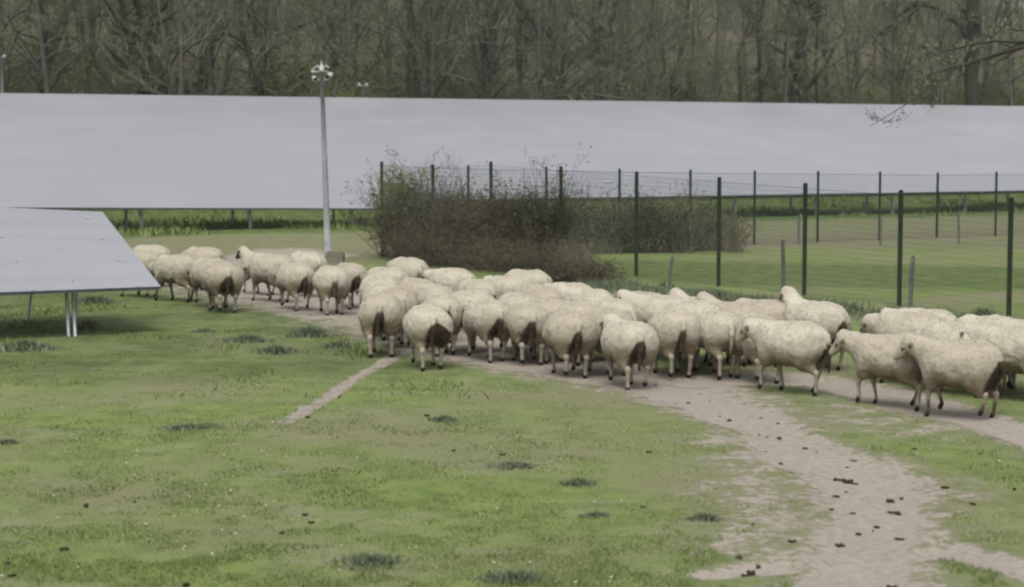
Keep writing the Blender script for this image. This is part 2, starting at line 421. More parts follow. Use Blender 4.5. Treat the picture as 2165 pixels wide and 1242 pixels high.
# rough vegetation along the foot of the near fence
n = 26000
pts = [G(x, y) for x, y in ((1180,600),(1400,618),(1600,648),(1850,668),(2300,700))]
seg = rs.randint(0, 4, n); f = rs.rand(n)
px_ = np.array([p_[0] for p_ in pts]); py_ = np.array([p_[1] for p_ in pts])
xx = px_[seg]*(1-f)+px_[seg+1]*f; yy = py_[seg]*(1-f)+py_[seg+1]*f; yy = yy+rs.randn(n)*.75
cl = fbm(xx*1.1, yy*1.1, 59, 3)
v_, t_, a_ = blade_mesh(xx, yy, GZ(xx, yy)-.01, (.04+.13*rs.rand(n))*(.25+1.3*sstep(.42, .66, cl)), .010+.012*rs.rand(n), .9*rs.rand(n), np.clip(.8*rs.rand(n)+.3*(cl-.4), 0, 1))
tag(mesh('rough_weeds', v_, [t_], M_weed, smooth=False, attrs={'tone': a_}), 'dark rough weeds along the foot of the green fence', 'undergrowth', kind='stuff')

WEEDS = [(780,1188,.30,.10,'dark green weed clump near the bottom edge left of centre'),
 (1088,1222,.30,.09,'grey green weed clump at the bottom edge in the middle'),
 (1085,985,.28,.08,'flat grey weed clump in the grass below the flock'),
 (1222,1022,.20,.08,'small grey weed clump with pale specks, lower middle grass'),
 (940,890,.22,.08,'small weed clump in the turf below the running ewe'),
 (655,712,.42,.22,'tall tufted weed clump above the narrow trail'),
 (715,735,.30,.14,'dark tufted weed clump beside the start of the narrow trail'),
 (585,745,.40,.14,'grey green weed clump left of the narrow trail'),
 (520,722,.45,.14,'low wide weed clump in the grass left of the flock'),
 (435,702,.28,.08,'flat dark weed tuft in front of the near solar table'),
 (50,740,.55,.18,'broad weed clump under the near solar table at the left edge'),
 (185,700,.25,.22,'weed clump beside the near solar table leg'),
 (400,902,.50,.06,'long flat dark weed patch left of the narrow trail end'),
 (15,935,.16,.07,'small weed tuft at the left edge'),
 (1490,1100,.16,.08,'small dark weed tuft beside the dirt track'),
 (2080,672,.30,.22,'pointed weed tuft behind the sheep near the right fence post'),
 (1260,1090,.16,.06,'faint weed tuft in the grass left of the worn patch'),
 (200,640,.5,.2,'weed clump in the shade behind the near solar table leg')]
for x, y, r, h, lab in WEEDS:
    gx, gy = G(x, y); r *= 1.25; n = int(560*r/.3)
    a = rs.rand(n)*2*pi; q = rs.randn(n)*.45; bx = np.cos(a)*q*r*1.0; by = np.sin(a)*q*r*.8
    hh = h*(.35+.65*rs.rand(n))*np.exp(-(q/.8)**2)
    v_, t_, a_ = blade_mesh(bx, by, GZ(gx+bx, gy+by)-float(GZ(gx, gy))-.005, hh, .006+.008*rs.rand(n), 1.3*rs.rand(n), np.clip(rs.rand(n)**1.5, 0, 1))
    o = mesh('weed_clump', v_, [t_], M_weed, smooth=False, attrs={'tone': a_}); o.location = (gx, gy, float(GZ(gx, gy)))
    tag(o, lab, 'weed', 'weed clumps in the pasture')
n = 420
py = 800+450*rs.rand(n); yy = CAMZ*F/(py-HOR); xx = (rs.rand(n)*2-1)*.29*yy
k = (dirt_mask(xx, yy) < .3) & (fbm(xx*.9, yy*.9, 14, 3) > .47); xx, yy = xx[k], yy[k]; n = len(xx)
r = .005+.008*rs.rand(n)**2; a6 = np.arange(6)*pi/3
c = np.stack([xx, yy, GZ(xx, yy)+.03], 1)
ring = c[:, None, :]+r[:, None, None]*np.stack([np.cos(a6), np.sin(a6), .25*np.sin(2*a6)+.3], 1)[None]
V_ = np.concatenate([c[:, None, :], ring], 1).reshape(-1, 3); b_ = (np.arange(n)*7)[:, None, None]
T_ = (b_+np.array([[0, i+1, (i+1) % 6+1] for i in range(6)])[None]).reshape(-1, 3)
M_daisy = simple('daisy_petals', (.55, .56, .50), (.65, .66, .58), 5, .8, .1, 0)
tag(mesh('daisies', V_, [T_], M_daisy, smooth=False), 'scattered tiny white daisies in the grass', 'flowers', kind='stuff')

# ------------------------------------------------------------ implicit surfaces
def surface_nets(f, org, h):
    s = f < 0
    c = [f[i:f.shape[0]-1+i, j:f.shape[1]-1+j, k:f.shape[2]-1+k] for i in (0, 1) for j in (0, 1) for k in (0, 1)]
    cs = np.stack([q < 0 for q in c]).sum(0); act = (cs > 0) & (cs < 8)
    ii = np.argwhere(act); vals = np.stack([q[act] for q in c], 1)
    corn = np.array([(i, j, k) for i in (0, 1) for j in (0, 1) for k in (0, 1)], float)
    acc = np.zeros((len(ii), 3)); cnt = np.zeros(len(ii))
    for a in range(8):
        for b in range(a+1, 8):
            if np.abs(corn[a]-corn[b]).sum() != 1: continue
            va, vb = vals[:, a], vals[:, b]; m = (va < 0) != (vb < 0)
            t = va[m]/(va[m]-vb[m]); acc[m] += corn[a]+t[:, None]*(corn[b]-corn[a]); cnt[m] += 1
    V_ = org+h*(ii+acc/cnt[:, None])
    vid = np.full(act.shape, -1); vid[act] = np.arange(len(ii)); F_ = []
    for ax in range(3):
        sl0 = [slice(1, -1)]*3; sl1 = [slice(1, -1)]*3; sl0[ax] = slice(0, -1); sl1[ax] = slice(1, None)
        a = s[tuple(sl0)]; b = s[tuple(sl1)]; e = np.argwhere(a != b)
        if not len(e): continue
        flip = a[tuple(e.T)]
        e = e+1; e[:, ax] -= 1
        u, v = [(1, 2), (2, 0), (0, 1)][ax]
        du = np.zeros(3, int); du[u] = 1; dv = np.zeros(3, int); dv[v] = 1
        q = np.stack([vid[tuple((e-du-dv).T)], vid[tuple((e-dv).T)], vid[tuple(e.T)], vid[tuple((e-du).T)]], 1)
        q[~flip] = q[~flip][:, ::-1]; F_.append(q)
    F_ = np.vstack(F_); return V_, F_[(F_ >= 0).all(1)]
def smin(a, b, k):
    h = np.clip(.5+.5*(b-a)/k, 0, 1); return b*(1-h)+a*h-k*h*(1-h)
def s_cap(P, a, b, ra, rb):
    a = np.array(a, float); b = np.array(b, float); ab = b-a
    t = np.clip(((P-a)@ab)/(ab@ab), 0, 1)
    return np.linalg.norm(P-a-t[..., None]*ab, axis=-1)-(ra+(rb-ra)*t)
def s_ell(P, c, r):
    q = P-np.array(c, float); r = np.array(r, float)
    k0 = np.linalg.norm(q/r, axis=-1); k1 = np.linalg.norm(q/(r*r), axis=-1)+1e-9
    return k0*(k0-1)/k1
def field(lo, hi, h, fn):
    ax = [np.arange(lo[i], hi[i]+h, h) for i in range(3)]
    P = np.stack(np.meshgrid(*ax, indexing='ij'), -1)
    return fn(P), np.array(lo), h

for i in range(3):   # three shapes of dropping
    rr = np.random.RandomState(40+i); bl = [(rr.randn(3)*np.array([.025, .02, .004])+[0, 0, .012], .012+.012*rr.rand()) for _ in range(7+2*i)]
    def fn(P):
        f_ = None
        for c, r in bl:
            d_ = s_ell(P, c, (r*1.2, r, r*.9)); f_ = d_ if f_ is None else smin(f_, d_, .006)
        return f_
    globals()['DUNG%d' % i] = surface_nets(*field((-.12, -.12, -.03), (.12, .12, .06), .005, fn))
dung_me = [mesh('dropping', *[(v)] if False else (globals()['DUNG%d' % i][0], [globals()['DUNG%d' % i][1]]), M_dung, link_it=False).data for i in range(3)]
DUNG = [(1388,808,1),(1480,829,.8),(1455,850,1),(1428,853,.5),(1522,878,.8),(1541,887,1.2),(1606,916,.8),(1608,882,1),(1645,895,.9),(1623,920,.6),(1648,923,1.2),(1701,944,1.5),(1727,953,.6),(1650,980,.9),(1805,972,1.1),(1793,983,.9),(1770,1008,1.2),(1790,1012,1.6),(1806,1014,1.2),(1767,1043,1.1),(1883,1052,1.5),(1904,1046,1.0),(1887,1075,1.5),(1897,1078,1.2),(1756,1077,.9),(1803,1079,1.1),(1855,1106,1.1),(1845,1113,.7),(1814,1121,1.4),(1777,1149,1.2),(1904,1132,1.1),(1592,1114,.9),(1674,1148,.9),(1560,1181,1.2),(1575,1209,1.3),(1588,1206,1.5),(1605,1193,1.1),(1932,953,1.1),(2000,1030,1.2),(2058,1064,1.1),(2144,1035,1),(1372,958,1.2),(1034,845,.9),(902,882,1.1),(650,888,1),(180,1071,1.2),(645,1090,1.1),(285,1062,.8),(135,1162,1.2),(392,1238,1.4),(595,1125,.8),(660,1105,.8),(1360,1072,1),(1885,1240,1.6),(20,1192,.8),(25,1222,1),(960,950,.8),(1060,958,1),(1415,800,.7),(1500,846,.6),(1620,952,.5),(1790,1030,.6)]
for k, (x, y, s) in enumerate(DUNG):
    gx, gy = G(x, y); o = bpy.data.objects.new('dropping', dung_me[k % 3]); link(o)
    o.location = (gx, gy, float(GZ(gx, gy))+.004); s *= .52; o.scale = (s*(.6+.8*rs.rand()), s*(.6+.6*rs.rand()), s*(.5+.9*rs.rand())); o.rotation_euler = (0, 0, rs.rand()*6.28)
    on = dirt_mask(np.array([gx]), np.array([gy]))[0] > .35
    big_ = 'larger' if s > .62 else ('tiny' if s < .42 else 'small')
    wh = 'near the bottom edge' if y > 1160 else ('in the middle foreground' if y > 1000 else ('just below the flock' if y < 900 else 'in the upper foreground'))
    tag(o, ('%s dark dropping on the dirt track %s' if on else '%s dark dropping in the grass '+('left' if x < 1400 else 'beside')+(' of the track' if x < 1400 else ' the track')+' %s') % (big_, wh), 'dropping', 'dark droppings on the dirt track' if on else 'dark droppings in the grass')
# ------------------------------------------------------------ sheep
def rotz(v, a, c=(0, 0, 0)):
    v = np.array(v, float)-c; return np.array([v[0]*cos(a)-v[1]*sin(a), v[0]*sin(a)+v[1]*cos(a), v[2]])+c
def make_sheep(seed, hyaw=0.0, hpitch=0.0, gait=0.0, fat=1.0, stain=1.0, tail=1.0, tailswing=0.0, run=False, darkface=0.0, legmud=0.0, stainside=0.0):
    """faces +X, stands on z=0.  hpitch: 0 level, + raised, - lowered"""
    r = np.random.RandomState(seed)
    fw = fat*(1+.05*r.randn())
    # neck and head
    nb = np.array([.40, 0, .66])
    elev = .30+hpitch
    nl = .31
    yb = hyaw*.5
    ne = nb+nl*np.array([cos(elev)*cos(yb), cos(elev)*sin(yb), sin(elev)])
    ht = -.78+.40*hpitch if hpitch > -.3 else -.95
    hd = np.array([cos(ht)*cos(hyaw), cos(ht)*sin(hyaw), sin(ht)])
    hs = ne+hd*.03; he = hs+hd*.205
    side = np.array([-sin(hyaw), cos(hyaw), 0]); up = np.cross(hd, side)
    # legs
    g = gait
    def front(sy, ph):
        sw = .11*sin(ph); lift = .07*max(0, cos(ph))
        kn = np.array([.33+sw*.55+.02+lift*.5, sy*.125, .275+lift*.25]); ft = np.array([.33+sw*1.0, sy*.12, .065+lift]); hf = np.array([.33+sw*1.0+.03, sy*.12, .022+lift])
        return [((.31, sy*.12, .50), kn, .072, .038), (kn, ft, .030, .021), (ft, hf, .026, .031)], hf
    def hind(sy, ph):
        sw = .105*sin(ph); lift = .07*max(0, cos(ph))
        st = np.array([-.27+sw*.35, sy*.15, .41]); hk = np.array([-.46+sw*.75, sy*.135, .275+lift*.3]); ft = np.array([-.415+sw*1.05, sy*.13, .065+lift]); hf = np.array([-.385+sw*1.05, sy*.13, .022+lift])
        return [((-.36, sy*.12, .56), st, .10, .070), (st, hk, .062, .036), (hk, ft, .030, .022), (ft, hf, .026, .031)], hf
    segs = []; hoofs = []
    for fn_, sy, ph in ((front, 1, g), (front, -1, g+pi), (hind, 1, g+pi*.9+.6), (hind, -1, g-.1+.6)):
        a, hf = fn_(sy, ph); segs += a; hoofs.append(hf)
    def body(P):
        d_ = s_cap(P, (-.38, 0, .60), (.36, 0, .60), .17, .16)
        d_ = smin(d_, s_cap(P, nb-np.array([.05, 0, 0]), ne, .12, .075), .05)
        d_ = smin(d_, s_ell(P, hs, (.10, .085, .092)), .03)
        d_ = smin(d_, s_cap(P, hs+hd*.06, he, .072, .043), .03)
        d_ = smin(d_, s_cap(P, hs+hd*.10-up*.03, he-up*.012, .045, .03), .02)
        for a, b, ra, rb in segs: d_ = smin(d_, s_cap(P, a, b, ra, rb), .018)
        for sy in (1, -1):
            e0 = hs+side*sy*.075-hd*.015+up*.015; e1 = e0+side*sy*.115-hd*.02-up*.045
            d_ = smin(d_, s_cap(P, e0, (e0+e1)/2, .020, .032), .012); d_ = smin(d_, s_cap(P, (e0+e1)/2, e1, .032, .014), .01)
            d_ = smin(d_, s_ell(P, hs+hd*.085+side*sy*.066+up*.022, (.017,)*3), .006)
        return d_
    VB, QB = surface_nets(*field((-.62, -.34 if abs(hyaw) < .6 else -.45, -.02), (1.10, .34 if abs(hyaw) < .6 else .45, 1.22), .0155, body))
    dark = np.zeros(len(VB)); mud = np.zeros(len(VB))
    for hf in hoofs: dark = np.maximum(dark, 1-sstep(.045, .065, np.linalg.norm((VB-hf)*[1, 1, .8], axis=1)))
    for sy in (1, -1):
        ep = hs+hd*.085+side*sy*.072+up*.022; dark = np.maximum(dark, 1-sstep(.016, .024, np.linalg.norm(VB-ep, axis=1)))
        np_ = he+side*sy*.02+up*.012+hd*.03; dark = np.maximum(dark, .8*(1-sstep(.010, .02, np.linalg.norm(VB-np_, axis=1))))
        ee = hs+side*sy*.15-hd*.03-up*.03; mud = np.maximum(mud, .75*(1-sstep(.03, .07, np.linalg.norm(VB-ee, axis=1))))
    mud = np.maximum(mud, darkface*(1-sstep(.10, .24, np.linalg.norm(VB-(hs+he)/2, axis=1))))
    mud = np.maximum(mud, (.30+legmud)*(1-sstep(.05, .34, VB[:, 2])))
    # fleece
    ox = [(-.53, .62, .10, .13), (-.43, .60, .235, .235), (-.22, .595, .285, .262), (0, .585, .300, .262), (.20, .59, .280, .258), (.36, .61, .225, .225), (.46, .63, .15, .16)]
    tl = (.27+.12*r.rand())*tail; t0 = np.array([-.575, 0, .71]); t1 = t0+np.array([-.085, .02+tailswing*.4, -tl*.45]); t2 = t1+np.array([-.01, .02+tailswing, -tl*.62])
    x0, x1 = -.60, .56; gx_ = np.linspace(x0, x1, 60); uu = (gx_-x0)/(x1-x0)
    prof = (1-np.abs(2*uu-1)**3.2)**(1/2.4)
    wp = prof*np.interp(uu, [0, .25, .55, .8, 1], [.268, .292, .292, .262, .22])*fw; hp = prof*np.interp(uu, [0, .2, .5, .8, 1], [.262, .270, .262, .245, .21]); zp = np.interp(uu, [0, .2, .5, .8, 1], [.595, .60, .585, .60, .63])
    def fleece(P):
        X_ = P[..., 0]; w_ = np.maximum(np.interp(X_, gx_, wp), .04); h_ = np.maximum(np.interp(X_, gx_, hp), .04); z_ = np.interp(X_, gx_, zp)
        rho = np.sqrt((P[..., 1]/w_)**2+((P[..., 2]-z_)/h_)**2); dr = (rho-1)*np.minimum(w_, h_)*.85
        dx = np.maximum(np.maximum(x0-X_, X_-x1), 0); d_ = np.where(dx > 0, np.hypot(dx, np.maximum(dr, 0)), dr)
        for sy in (1, -1):
            d_ = smin(d_, s_ell(P, (-.36, sy*.125*fw, .52), (.165, .125, .22)), .06)
            d_ = smin(d_, s_ell(P, (.32, sy*.12*fw, .50), (.13, .10, .19)), .06)
        for k_, (a, b, ra, rb) in enumerate(segs):
            if k_ in (0, 3): d_ = smin(d_, s_cap(P, a, np.array(a)*.45+np.array(b)*.55, ra+.035, rb+.03), .05)
            if k_ in (6, 10): d_ = smin(d_, s_cap(P, a, b, ra+.02, rb+.018), .05); 
            if k_ in (7, 11): d_ = smin(d_, s_cap(P, a, np.array(a)*.3+np.array(b)*.7, ra+.022, rb+.022), .04)
        d_ = smin(d_, s_cap(P, nb-np.array([.08, 0, .02]), ne-.02*(ne-nb), .185, .110), .08)
        d_ = smin(d_, s_cap(P, ne, hs-hd*.03+up*.03, .095, .070), .03)
        d_ = smin(d_, s_cap(P, t0, t1, .036, .038), .04); d_ = smin(d_, s_cap(P, t1, t2, .038, .018), .02)
        return d_
    lo, hi = (-.80, -.45, .05), (.98, .45, 1.15)
    VF, QF = surface_nets(*field(lo, hi, .021, fleece))
    # wool lumps
    C = VF.mean(0); nrm = VF-np.stack([np.clip(VF[:, 0], -.4, .5), np.zeros(len(VF)), np.full(len(VF), .60)], 1)
    nrm /= np.linalg.norm(nrm, axis=1, keepdims=True)+1e-6
    q = VF+r.rand(3)*20
    dsp = (vnoise3(q*5, 1)-.5)*.030+(vnoise3(q*13, 2)-.5)*.016+(vnoise3(q*40, 3)-.5)*.016
    VF = VF+nrm*dsp[:, None]
    # colours
    t = np.clip((t0[2]-VF[:, 2])/(t0[2]-t2[2]), -1, 1.6)
    ax = t0+(t2-t0)*np.clip(t, 0, 1)[:, None]
    dl = np.abs(VF[:, 1]-ax[:, 1]-stainside*np.clip(t, 0, 1)*.14)
    widen = (.026+(.01+.055*r.rand())*np.clip(t, 0, 1)+.018*r.rand())*max(1, stain)**1.6
    rear = 1-sstep(-.50, -.38, VF[:, 0]); band = sstep(.0, .30, t-.16*np.clip(dl/widen, 0, 2)**2)*(1-sstep(1.15, 1.45, t))
    nz = vnoise3(q*6, 5)+.6*vnoise3(q*15, 6)-.8
    S = rear*band*(1-sstep(widen*.55, widen*1.65, dl))*stain*1.05+nz*.22*rear*band*(1-sstep(widen, widen*2, dl))*min(stain, 1.2)
    S = np.where(VF[:, 0] < -.632, np.maximum(S, np.clip(stain*1.3, 0, 1.1)*sstep(.05, .3, t)), S)
    S = S*(.72+.3*r.rand())
    soil_shade = .92*(1-sstep(.34, .62, VF[:, 2]))+.35*(1-sstep(.0, .25, np.abs(VF[:, 0]+.5)))*(VF[:, 2] < .7)  # real belly dirt, deepened to paint the shade under the body
    # loose locks of wool standing off the fleece
    nl_ = 1700; k = r.randint(0, len(VF), nl_); nn = nrm[k]+r.randn(nl_, 3)*.28; nn /= np.linalg.norm(nn, axis=1, keepdims=True)
    tg = np.cross(nn, r.randn(nl_, 3)); tg /= np.linalg.norm(tg, axis=1, keepdims=True); ln = (.008+.013*r.rand(nl_))[:, None]; wd_ = (.009+.007*r.rand(nl_))[:, None]
    b0 = VF[k]-nn*.006; LV = np.stack([b0-tg*wd_, b0+tg*wd_, b0+nn*ln], 1).reshape(-1, 3); LT = np.arange(3*nl_).reshape(-1, 3)+len(VF)
    VF2 = np.vstack([VF, LV]); S2 = np.r_[S, np.repeat(S[k], 3)]; so2 = np.r_[soil_shade, np.repeat(soil_shade[k], 3)]
    return (VB, [QB], dict(dark=dark, mud=mud)), (VF2, [QF, LT], dict(stain=S2, soil_shade=so2))

VAR = {}
def sheep_meshes(key):
    if key not in VAR:
        kw = dict(key); b, f = make_sheep(**kw)
        VAR[key] = (mesh('body', b[0], b[1], M_skin, attrs=b[2], link_it=False).data, mesh('fleece', f[0], f[1], M_wool, attrs=f[2], link_it=False).data)
    return VAR[key]
def S(label, xc, yb, h, foot=None, s=1.0, **kw):
    """xc: centre of the trunk; yb: photo row of the back line (or foot row given)"""
    yf = foot if foot else HOR+(yb-HOR)*CAMZ/(CAMZ-.86*s)
    gx, gy = G(xc, yf); gy += .22
    gx = gx*gy/(gy-.22)
    jr = random.Random(int(xc*7+yb)); h = h+(17 if h < 60 else 7)+jr.uniform(-6, 6); s *= jr.uniform(.96, 1.05)
    k = kw.pop('seed', None)
    key = tuple(sorted(dict(seed=k if k is not None else int(xc) % 97, **kw).items()))
    b, f = sheep_meshes(key)
    e = empty('sheep', (gx, gy, float(GZ(gx, gy))-.004), pi-radians(h), label=label, cat='sheep', group='sheep of the flock walking along the dirt track')
    e.scale = (s*.81, s*1.05*jr.uniform(.95, 1.05), s*1.02)
    for nm, me in (('body', b), ('fleece', f)):
        o = bpy.data.objects.new(nm, me); link(o, e)
LOW, UP_ = -.55, .55
# far left group
S('sheep farthest left, its back showing beyond the corner of the near solar table', 318, 520, 25, hpitch=LOW, gait=1, stain=.3)
S('sheep half hidden behind the slanting edge of the near solar table', 296, 536, 20, hpitch=LOW, gait=2, stain=.2)
S('cream sheep at the back left, second from the near solar table, head low', 432, 527, 22, hpitch=-.35, gait=.5, stain=.6)
S('big sheep beside the near solar table corner with a dark soiled hind leg', 372, 543, 12, hpitch=LOW, gait=1.4, stain=.9, legmud=.8)
S('pale sheep glimpsed just behind the round ewe left of the trail', 446, 552, 35, hpitch=LOW, gait=.2, stain=.4)
S('round ewe with a dark tail on the grass at the left end of the flock', 470, 560, 48, hpitch=LOW, gait=2.4, stain=1.2, fat=1.05)
S('sheep with its dark face raised, leading at the back left', 550, 531, 26, hpitch=.45, hyaw=.15, gait=.9, stain=.3, darkface=.8)
S('sheep behind the brown tailed ewe, left of the lamp pole', 575, 543, 30, hpitch=LOW, gait=1.9, stain=.5)
S('ewe with a straight dark brown tail left of the lamp pole base', 624, 554, 42, hpitch=LOW, gait=.3, stain=1.2, tail=1.2)
S('sheep directly in front of the foot of the lamp pole', 648, 533, 34, hpitch=LOW, gait=2.2, stain=.7)
S('sheep seen from behind just below the lamp pole, faint brown tail', 701, 568, 70, foot=664, gait=1.2, hpitch=-.3, stain=.75)
S('ewe with a broad dark rump right of the lamp pole base', 740, 551, 55, hpitch=LOW, gait=.6, stain=1.3)
S('sheep in front of the hedge left end with two dark rump spots', 862, 551, 38, hpitch=-.3, gait=1.1, stain=.55, stainside=.5)
S('sheep between the broad rumped ewe and the hedge corner post', 815, 564, 40, hpitch=LOW, gait=2.6, stain=.2)
S('smooth pale sheep side on in front of the middle of the hedge', 955, 566, 25, hpitch=-.2, gait=.8, stain=.15)
S('sheep at the left side of the crowd, upper of the three stacked backs', 805, 583, 48, hpitch=LOW, gait=1.6, stain=.2)
S('sheep at the left side of the crowd, middle of the three stacked backs', 812, 599, 50, hpitch=LOW, gait=2.8, stain=.2)
S('sheep at the left side of the crowd, lowest of the three stacked backs', 838, 611, 66, hpitch=LOW, gait=.4, stain=.8)
S('ewe in the grass at the left front of the crowd, brown tail seen from behind', 808, 636, 82, foot=754, hpitch=-.3, gait=1.5, stain=1.15)
S('ewe walking on the grass in front of the crowd with a large dark soiled rump', 903, 660, 74, foot=782, hpitch=-.3, gait=.95, stain=1.6, stainside=-1.3, fat=1.1)
S('sheep with a thin dark tail line above the soiled rump ewe', 882, 591, 52, hpitch=-.1, gait=2.0, stain=.6)
S('rounded back right behind the thin tailed sheep', 922, 599, 52, hpitch=LOW, gait=2.9, stain=.1)
S('ewe with an oval brown tail, behind and right of the grass walking ewe', 932, 622, 55, hpitch=LOW, gait=.7, stain=1.25)
S('sheep with a dark spot on its rump below the middle of the hedge', 1010, 587, 45, hpitch=LOW, gait=1.3, stain=.9)
S('greenish lit sheep near the hedge right of the dark spotted one', 1068, 584, 40, hpitch=-.1, gait=2.3, stain=.1)
S('sheep farthest back beside the hedge in the middle of the flock', 1112, 576, 28, hpitch=LOW, gait=.2, stain=.3)
S('greenish lit sheep in front of the one farthest back by the hedge', 1125, 598, 48, hpitch=LOW, gait=1.7, stain=.2)
S('slim back between the oval tailed ewe and the front row', 996, 616, 45, hpitch=LOW, gait=2.7, stain=.3)
S('stout front row ewe with a brown smear down her right haunch', 1030, 634, 52, foot=762, hpitch=-.3, gait=1.0, stain=1.2, stainside=.4, fat=1.08)
S('low back in the middle of the crowd behind the stout ewe', 1092, 620, 50, hpitch=LOW, gait=.1, stain=.2)
S('front row ewe with a narrow dark tail widening at the bottom', 1115, 640, 74, foot=768, hpitch=LOW, gait=2.1, stain=1.25, stainside=.3)
S('sheep behind the flock right of the hedge foot, smaller pale back', 1205, 601, 32, hpitch=-.2, gait=.5, stain=.4)
S('sheep with a dark eared head in the back row right of the hedge', 1245, 619, 35, hpitch=.1, gait=1.9, stain=.3)
S('front row ewe with a forked brown tail mark in the middle of the photo', 1203, 650, 64, foot=795, hpitch=-.25, gait=2.5, stain=1.15, fat=1.08)
S('pale sheep pressed between the two middle front row ewes', 1160, 630, 55, hpitch=LOW, gait=1.2, stain=.2)
S('curved back just above the forked tail ewe', 1215, 634, 48, hpitch=LOW, gait=.9, stain=.2)
S('front row ewe with a long dark tail, small dark ear turned left', 1328, 672, 64, foot=817, hpitch=.1, hyaw=.35, gait=.3, stain=1.3, tail=1.15)
S('sheep behind the long tailed front ewe, its back just showing', 1285, 650, 50, hpitch=LOW, gait=2.2, stain=.2)
S('sheep in the crowd two rows behind the long tailed front ewe', 1290, 634, 40, hpitch=LOW, gait=1.1, stain=.2)
S('sheep with a dark muzzle raised above the crowd', 1392, 632, 25, hpitch=.15, hyaw=.3, gait=1.5, stain=.2, darkface=1.0)
S('greenish tinted back behind the dark muzzled sheep', 1366, 619, 60, hpitch=LOW, gait=.6, stain=.1)
S('front row ewe with a square brown rump mark and long legs', 1422, 652, 66, foot=797, hpitch=LOW, gait=2.0, stain=1.0, fat=1.05)
S('sheep glimpsed behind the square marked ewe, back only', 1412, 631, 35, hpitch=LOW, gait=2.9, stain=.1)
S('sheep with a pale raised poll right of the dark muzzled one', 1478, 633, 45, hpitch=.35, gait=.8, stain=.2)
S('tall ewe looking left with a muddy brown belly', 1545, 643, 32, foot=775, hpitch=.35, hyaw=.25, gait=1.6, stain=.4, legmud=.5)
S('long backed sheep behind the muddy bellied ewe', 1602, 640, 28, hpitch=LOW, gait=.4, stain=.3)
S('sheep with its flank against the clean side on ewe, ear just visible', 1600, 659, 55, foot=806, hpitch=.0, gait=2.6, stain=.6)
S('clean side on ewe walking left in front, at the split of the tracks', 1672, 676, 24, foot=838, hpitch=.05, hyaw=.3, gait=1.05, stain=.9, tail=1.1)
S('ewe with raised head and dark tail in front of the tall fence posts', 1722, 647, 40, foot=785, hpitch=.6, hyaw=.1, gait=2.3, stain=1.0)
S('plump back filling the gap left of the tall ewe that looks left', 1508, 655, 46, hpitch=LOW, gait=1.2, stain=.3)
S('pale back between the square marked ewe and the raised poll sheep', 1462, 643, 50, hpitch=LOW, gait=.5, stain=.2)
S('small back behind the narrow tailed front ewe', 1150, 612, 46, hpitch=LOW, gait=2.0, stain=.2)
S('low back at the rear of the right hand group near the weed tuft', 2085, 670, 22, hpitch=LOW, gait=.9, stain=.2)
# right group
S('ewe with a long pale face at the left of the right hand group', 1880, 686, 20, foot=863, hpitch=.05, hyaw=.35, gait=.7, stain=.4)
S('white backed sheep at the rear of the right hand group', 1952, 656, 24, hpitch=-.1, gait=1.8, stain=.2)
S('second white back in the right hand group, just behind the pale faced ewe', 1925, 668, 26, hpitch=-.2, gait=2.7, stain=.2)
S('nearest ewe at the right, head turned, with dark rump and a dark soiled hind leg', 2025, 706, 20, foot=884, hpitch=.15, hyaw=.5, gait=2.85, stain=1.6, legmud=.9, fat=1.05)
S('sheep behind the nearest ewe in the right hand group', 2022, 684, 22, hpitch=LOW, gait=.3, stain=.3)
S('ewe cut by the right edge of the photo with a muddy brown belly', 2138, 690, 15, foot=850, hpitch=.0, gait=1.3, stain=1.2, legmud=.7)
S('sheep at the right edge behind the muddy bellied one, back only', 2165, 683, 20, hpitch=LOW, gait=2.2, stain=.2)
